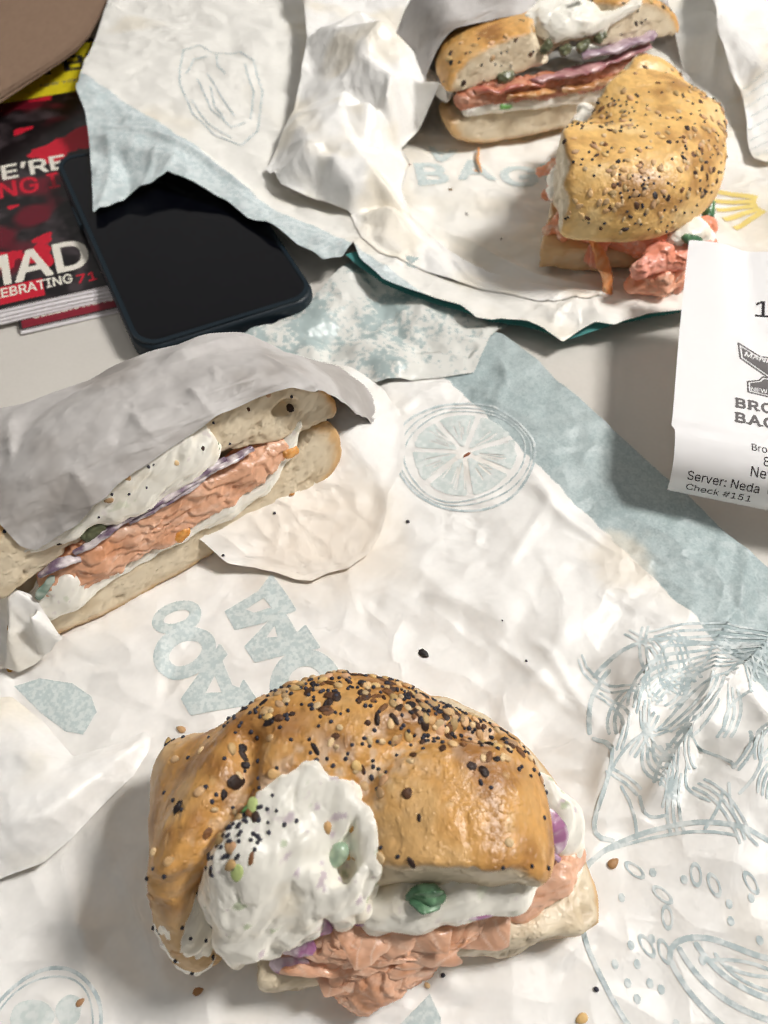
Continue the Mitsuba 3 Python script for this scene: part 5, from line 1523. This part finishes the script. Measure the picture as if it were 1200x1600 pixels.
# ================================================================== the far cut half behind it
b4 = Half('bagel_half', (89.0, 227.0, 7.0), 22, 0.22, 'farthest bagel half, standing in its white wrapper, cut face showing onion and capers')
b4_bo = lambda p: halfdisc(p, 62, 0.5, 30, 3.2)
zl4 = lambda x: np.interp(x, [-62, -45, -20, 10, 40, 62], [15, 16, 14, 12, 13, 16])
bread(b4, 'bottom_bun', lambda p: smax(smax(b4_bo(p), p[:, 2] - zl4(p[:, 0]) + nz(p, 7, 2, 5), 2), face(p, 406), 1.2), (-66, -5, -1), (66, 20, 22), 1.0, b4_bo, 401, z0=-30, pale=0.6, lump=0.35)
b4_to = lambda p: (((np.hypot(p[:, 0], p[:, 1]) / 63) ** 3.2 + np.abs((p[:, 2] - 24) / np.interp(p[:, 0], [-40, 0, 30], [20.5, 22, 27])) ** 2.6) ** (1 / 3) - 1) * 22


def b4_top(p):
    zb = np.interp(p[:, 0], [-62, -45, -15, 10, 40, 62], [26, 27, 30, 33, 32, 31])
    e = smax(b4_to(p), zb - p[:, 2] + nz(p, 8, 2, 15), 2.0)
    e = smax(e, face(p, 416), 1.2)
    mid = ell(p, (1, -4, 46), (21, 18, 17))
    return smax(e, -mid, 3.0)


k4, v4, n4, cr4 = bread(b4, 'top_bun', b4_top, (-66, -5, 20), (66, 50, 58), 1.0, b4_to, 411, z0=20, lump=0.5, gold=(1.1, 1.12, 1.15))
cream(b4, 'cream_cheese', lambda p: smin(ell(p, (2, 12, 43), (19, 13, 7)), chain(p, [(-8, 2, 40), (16, 1, 42), (34, 0, 48)], [3, 3, 2.5], 3), 3) + 1.2 * nz(p, 6, 3, 421), (-18, -8, 32), (48, 26, 62), 0.8, 421, flow=(1, 0, 0.3), tint=0.15)
cream(b4, 'cream_cheese', lambda p: chain(p, [(-52, 1, 18), (-35, 0, 18), (-12, 0, 15.5), (14, 0, 14), (36, 0, 15)], [2.5, 3, 2.6, 3, 2.5], 2) + nz(p, 5, 3, 425), (-60, -8, 8), (46, 8, 26), 0.8, 425, flow=(1, 0, 0), tint=0.5)
fish(b4, 'salmon', lambda p: smax(chain(p, [(-54, 2, 22), (-36, 1, 23), (-12, 0, 21), (14, 0, 20), (44, 1, 22)], [3.5, 4.5, 4.5, 4.2, 3.5], 3), face(p, 432, -2.4, 0.6), 1.2), (-64, -8, 12), (54, 12, 34), 0.7, 431, layer=(.2, 0, 1), pitch=2.6, rough=1.0, base=(0.50, 0.20, 0.12))
for k, (a_, c1_, c2_) in enumerate([([(-50, -1.5, 25), (-32, -2.4, 26), (-14, -1.5, 24)], (0.40, 0.11, 0.075), (0.55, 0.25, 0.15)), ([(-22, -2.0, 25), (0, -3.0, 26), (24, -2.0, 28), (44, -1, 30)], (0.33, 0.13, 0.145), (0.52, 0.30, 0.29)), ([(-6, -2.2, 21), (16, -3.0, 20), (36, -1, 23)], (0.42, 0.19, 0.07), (0.56, 0.36, 0.2)), ([(6, -2, 31), (26, -2.6, 33), (46, -1, 35)], (0.24, 0.15, 0.20), (0.50, 0.40, 0.44)), ([(-34, -2, 22), (-20, -3, 21), (-8, -2, 20)], (0.5, 0.22, 0.07), (0.6, 0.36, 0.18))]):
    strip(b4, 'tomato_slice' if k in (0, 2, 4) else 'onion_slice', a_, 9, 2.4, c1_, c2_, 440 + k, nrm=(0, 0.2, 1))
for k, a_ in enumerate([[(-14, -1, 37), (-12, -1, 39)], [(-4, -1.5, 35), (-2, -1.5, 36)], [(5, -1.5, 35), (8, -1, 36)], [(-36, -1.5, 29), (-31, -2, 29.5)], [(15, -1, 37), (17, -1, 38)]]):
    lumps(b4, 'caper', a_, [2.3, 2.0], 0.45, 450 + k, CAPER, CAPER2, bump=0.8)
lumps(b4, 'herb_leaf', [(-36, -2.5, 18), (-32, -2.5, 17.5)], [1.7, 1.5], 0.5, 458, (0.12, 0.32, 0.08), (0.2, 0.42, 0.14))
lumps(b4, 'herb_leaf', [(4, 2, 54.5), (10, 3, 55)], [1.2, 1.4], 0.5, 459, (0.16, 0.34, 0.22), (0.28, 0.44, 0.32))
ev = (n4[:, 2] > 0.0) & (v4[:, 1] < 14)
sow(b4, 'top_bun', v4[ev], n4[ev], lambda v, n, k: np.ones(len(v)), {'onion_flake': 20, 'poppy_seed': 30, 'sesame_seed': 16}, 46, sc=1.1)
sow(b4, 'top_bun', v4[n4[:, 1] < -.6], n4[n4[:, 1] < -.6], lambda v, n, k: np.ones(len(v)), {'poppy_seed': 16}, 47, sc=1.1)
# its wrapper, standing up behind and folded over the top
W4 = []
P4 = lambda x, y, z: tuple(b4.w(np.array([[x, y, z]]))[0])
grid_u = np.linspace(-78, 84, 110)
prof4 = np.array([(6, 44.0), (8, 47.5), (14, 50), (28, 53), (44, 54), (58, 46), (66, 30), (70, 10), (74, 0)])
pt = np.r_[0, np.cumsum(np.linalg.norm(np.diff(prof4, axis=0), axis=1))]
grid_v = np.linspace(0, pt[-1], 70)
gu, gv = np.meshgrid(grid_u, grid_v, indexing='ij')
py_, pz_ = PchipInterpolator(pt, prof4[:, 0])(gv), PchipInterpolator(pt, prof4[:, 1])(gv)
drop = np.where(gu < 0, sstep(-44, -78, gu), sstep(50, 84, gu))
pz_ = pz_ * (1 - 0.92 * drop ** 1.5)
py_ = py_ + 6 * drop + 6 * (1 - drop) * sstep(-20, -62, gu) * 0 + np.interp(gu, [-78, -40, -8, 4, 20, 34, 48, 84], [14, 13, 11, 16, 18, 15, 4, 2]) * sstep(40, 0, gv)
pw = np.column_stack([gu.ravel(), py_.ravel(), pz_.ravel()])
wn = Facets(71, (-100, -100, 120, 160), 14, 1.6, stretch=1.6, ang=1.2, soft=1.0)
pw[:, 2] += wn(pw[:, 0], gv.ravel()); pw[:, 1] += 0.8 * wn(pw[:, 0] + 30, gv.ravel())
pw[:, 2] = np.maximum(pw[:, 2], 0.5)
i, j = np.meshgrid(np.arange(109), np.arange(69), indexing='ij')
q = np.stack([i * 70 + j, (i + 1) * 70 + j, (i + 1) * 70 + j + 1, i * 70 + j + 1], -1).reshape(-1, 4)
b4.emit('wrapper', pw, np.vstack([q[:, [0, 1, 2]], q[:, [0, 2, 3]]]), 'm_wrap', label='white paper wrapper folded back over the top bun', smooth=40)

# ------------------------------------------------------------------ loose seeds and crumbs on the papers
def loose(kind, px, py, Hfun, label, cat, sc=1.0, seed=0, col=None):
    r = np.random.default_rng(seed + int(px * 7 + py))
    v, f, c = seed_mesh(kind, r, sc)
    a = r.uniform(0, 6.28)
    v = np.column_stack([v[:, 0] * math.cos(a) - v[:, 1] * math.sin(a), v[:, 0] * math.sin(a) + v[:, 1] * math.cos(a), v[:, 2]])
    z = 4.0
    for _ in range(4):
        q = U(px, py, z); z = float(Hfun(q[[0]], q[[1]])[0])
    v = v + np.array([q[0], q[1], z + 0.75 * v[:, 2].max()])
    if col is not None:
        c = np.tile(col, (len(v), 1))
    emit({'poppy_seed': 'poppy_seed', 'sesame_seed': 'sesame_seed', 'onion_flake': 'onion_crumb', 'garlic_bit': 'bread_crumb'}[kind], v, f, 'm_seed', color=c, label=label, cat=cat)


RED = (0.24, 0.075, 0.03)
loose('onion_flake', 730, 711, H_low, 'reddish brown crumb lying at the centre of the citrus slice print', 'crumb', 1.0, 1, RED)
loose('onion_flake', 662, 1022, H_low, 'largest black crumb on the white paper, above the nearest bagel half', 'crumb', 1.25, 2, (0.02, 0.017, 0.016))
loose('poppy_seed', 637, 816, H_low, 'single black poppy seed on the paper just below the citrus slice print', 'seed', 1.2)
loose('poppy_seed', 822, 1033, H_low, 'single black poppy seed on the paper to the right of the largest black crumb', 'seed', 1.0)
loose('poppy_seed', 785, 970, H_low, 'tiny black poppy seed on the paper, farthest up and right of the largest black crumb', 'seed', 0.7)
loose('sesame_seed', 958, 1349, H_low, 'brown sesame seed on the paper at the right tip of the nearest bagel half', 'seed', 1.05, 3, (0.36, 0.20, 0.09))
loose('poppy_seed', 931, 1546, H_low, 'lone black poppy seed on the paper near the lower right corner', 'seed', 1.2)
loose('sesame_seed', 908, 1592, H_low, 'tan sesame seed on the paper at the bottom edge, right of the nearest bagel half', 'seed', 1.2)
loose('sesame_seed', 283, 1140, H_low, 'uppermost tan sesame seed of the small cluster by the nearest half-bagel left shoulder', 'seed', 1.0)
loose('sesame_seed', 264, 1161, H_low, 'orange-tan sesame seed at the left of the small cluster by the nearest bagel half', 'seed', 1.0)
loose('onion_flake', 276, 1166, H_low, 'dark crumb in the small seed cluster by the left shoulder of the nearest bagel half', 'crumb', 0.8)
loose('onion_flake', 271, 1486, H_low, 'dark brown crumb on the paper below the left arm of the nearest bagel half', 'crumb', 0.75, 5, (0.06, 0.03, 0.02))
loose('sesame_seed', 310, 1549, H_low, 'brown sesame seed on the paper in front of the nearest half-bagel left arm', 'seed', 0.95, 6, (0.34, 0.18, 0.08))
loose('poppy_seed', 437, 1542, H_low, 'black poppy seed on the paper in front of the nearest half, left of its salmon', 'seed', 1.2)
loose('poppy_seed', 692, 1524, H_low, 'black poppy seed on the paper just right of the spilled salmon', 'seed', 1.1)
loose('sesame_seed', 126, 1566, H_low, 'small brown sesame seed on the little round print in the lower left corner', 'seed', 0.8, 7, (0.36, 0.2, 0.1))
loose('garlic_bit', 668, 1540, H_low, 'pale bread crumb on the paper right of the spilled salmon', 'crumb', 0.9)
loose('sesame_seed', 16, 1044, H_low, 'amber sesame seed beside the left end of the wrapped half', 'seed', 1.0, 8, (0.42, 0.22, 0.05))
loose('onion_flake', 455, 770, H_flap, 'amber brown crumb on the raised paper at the foot of the wrapped half', 'crumb', 0.9, 9, (0.40, 0.17, 0.03))
loose('poppy_seed', 429, 802, H_flap, 'black poppy seed on the raised paper right of the salmon band', 'seed', 1.0)
loose('poppy_seed', 349, 868, H_flap, 'black poppy seed on the raised paper below the salmon band', 'seed', 1.0)
for (px, py, lb, c_, s_) in ((637, 258, 'reddish brown crumb on the upper paper beside the wax paper', RED, 1.0), (704, 296, 'olive brown crumb on the printed letters of the upper paper', (0.16, 0.09, 0.03), 1.0), (743, 268, 'orange crumb under the farthest bagel half', (0.5, 0.2, 0.03), 1.0),
                             (729, 335, 'dark speck on the bare middle of the upper paper, upper one of two', (0.05, 0.03, 0.02), 0.6), (783, 374, 'dark speck on the bare middle of the upper paper, lower one of two', (0.05, 0.03, 0.02), 0.6)):
    loose('onion_flake', px, py, H_up, lb, 'crumb', s_, 11, c_)
scrap = Half('salmon_scrap', (0, 0, 0), 0, 0, 'thin orange salmon shred dropped on the upper paper below the farthest half', 'food scrap')
del labels[scrap.key]
v, f = tube([U(748, 232, 7.5) + np.array([0, 0, 0]), U(746, 250, 7), U(752, 268, 6.5)], [0.5, 0.8, 0.5])
emit('salmon_scrap', v, f, 'm_fish', color=np.tile((0.72, 0.36, 0.15), (len(v), 1)), label='thin orange salmon shred dropped on the upper paper below the farthest half', cat='food scrap')
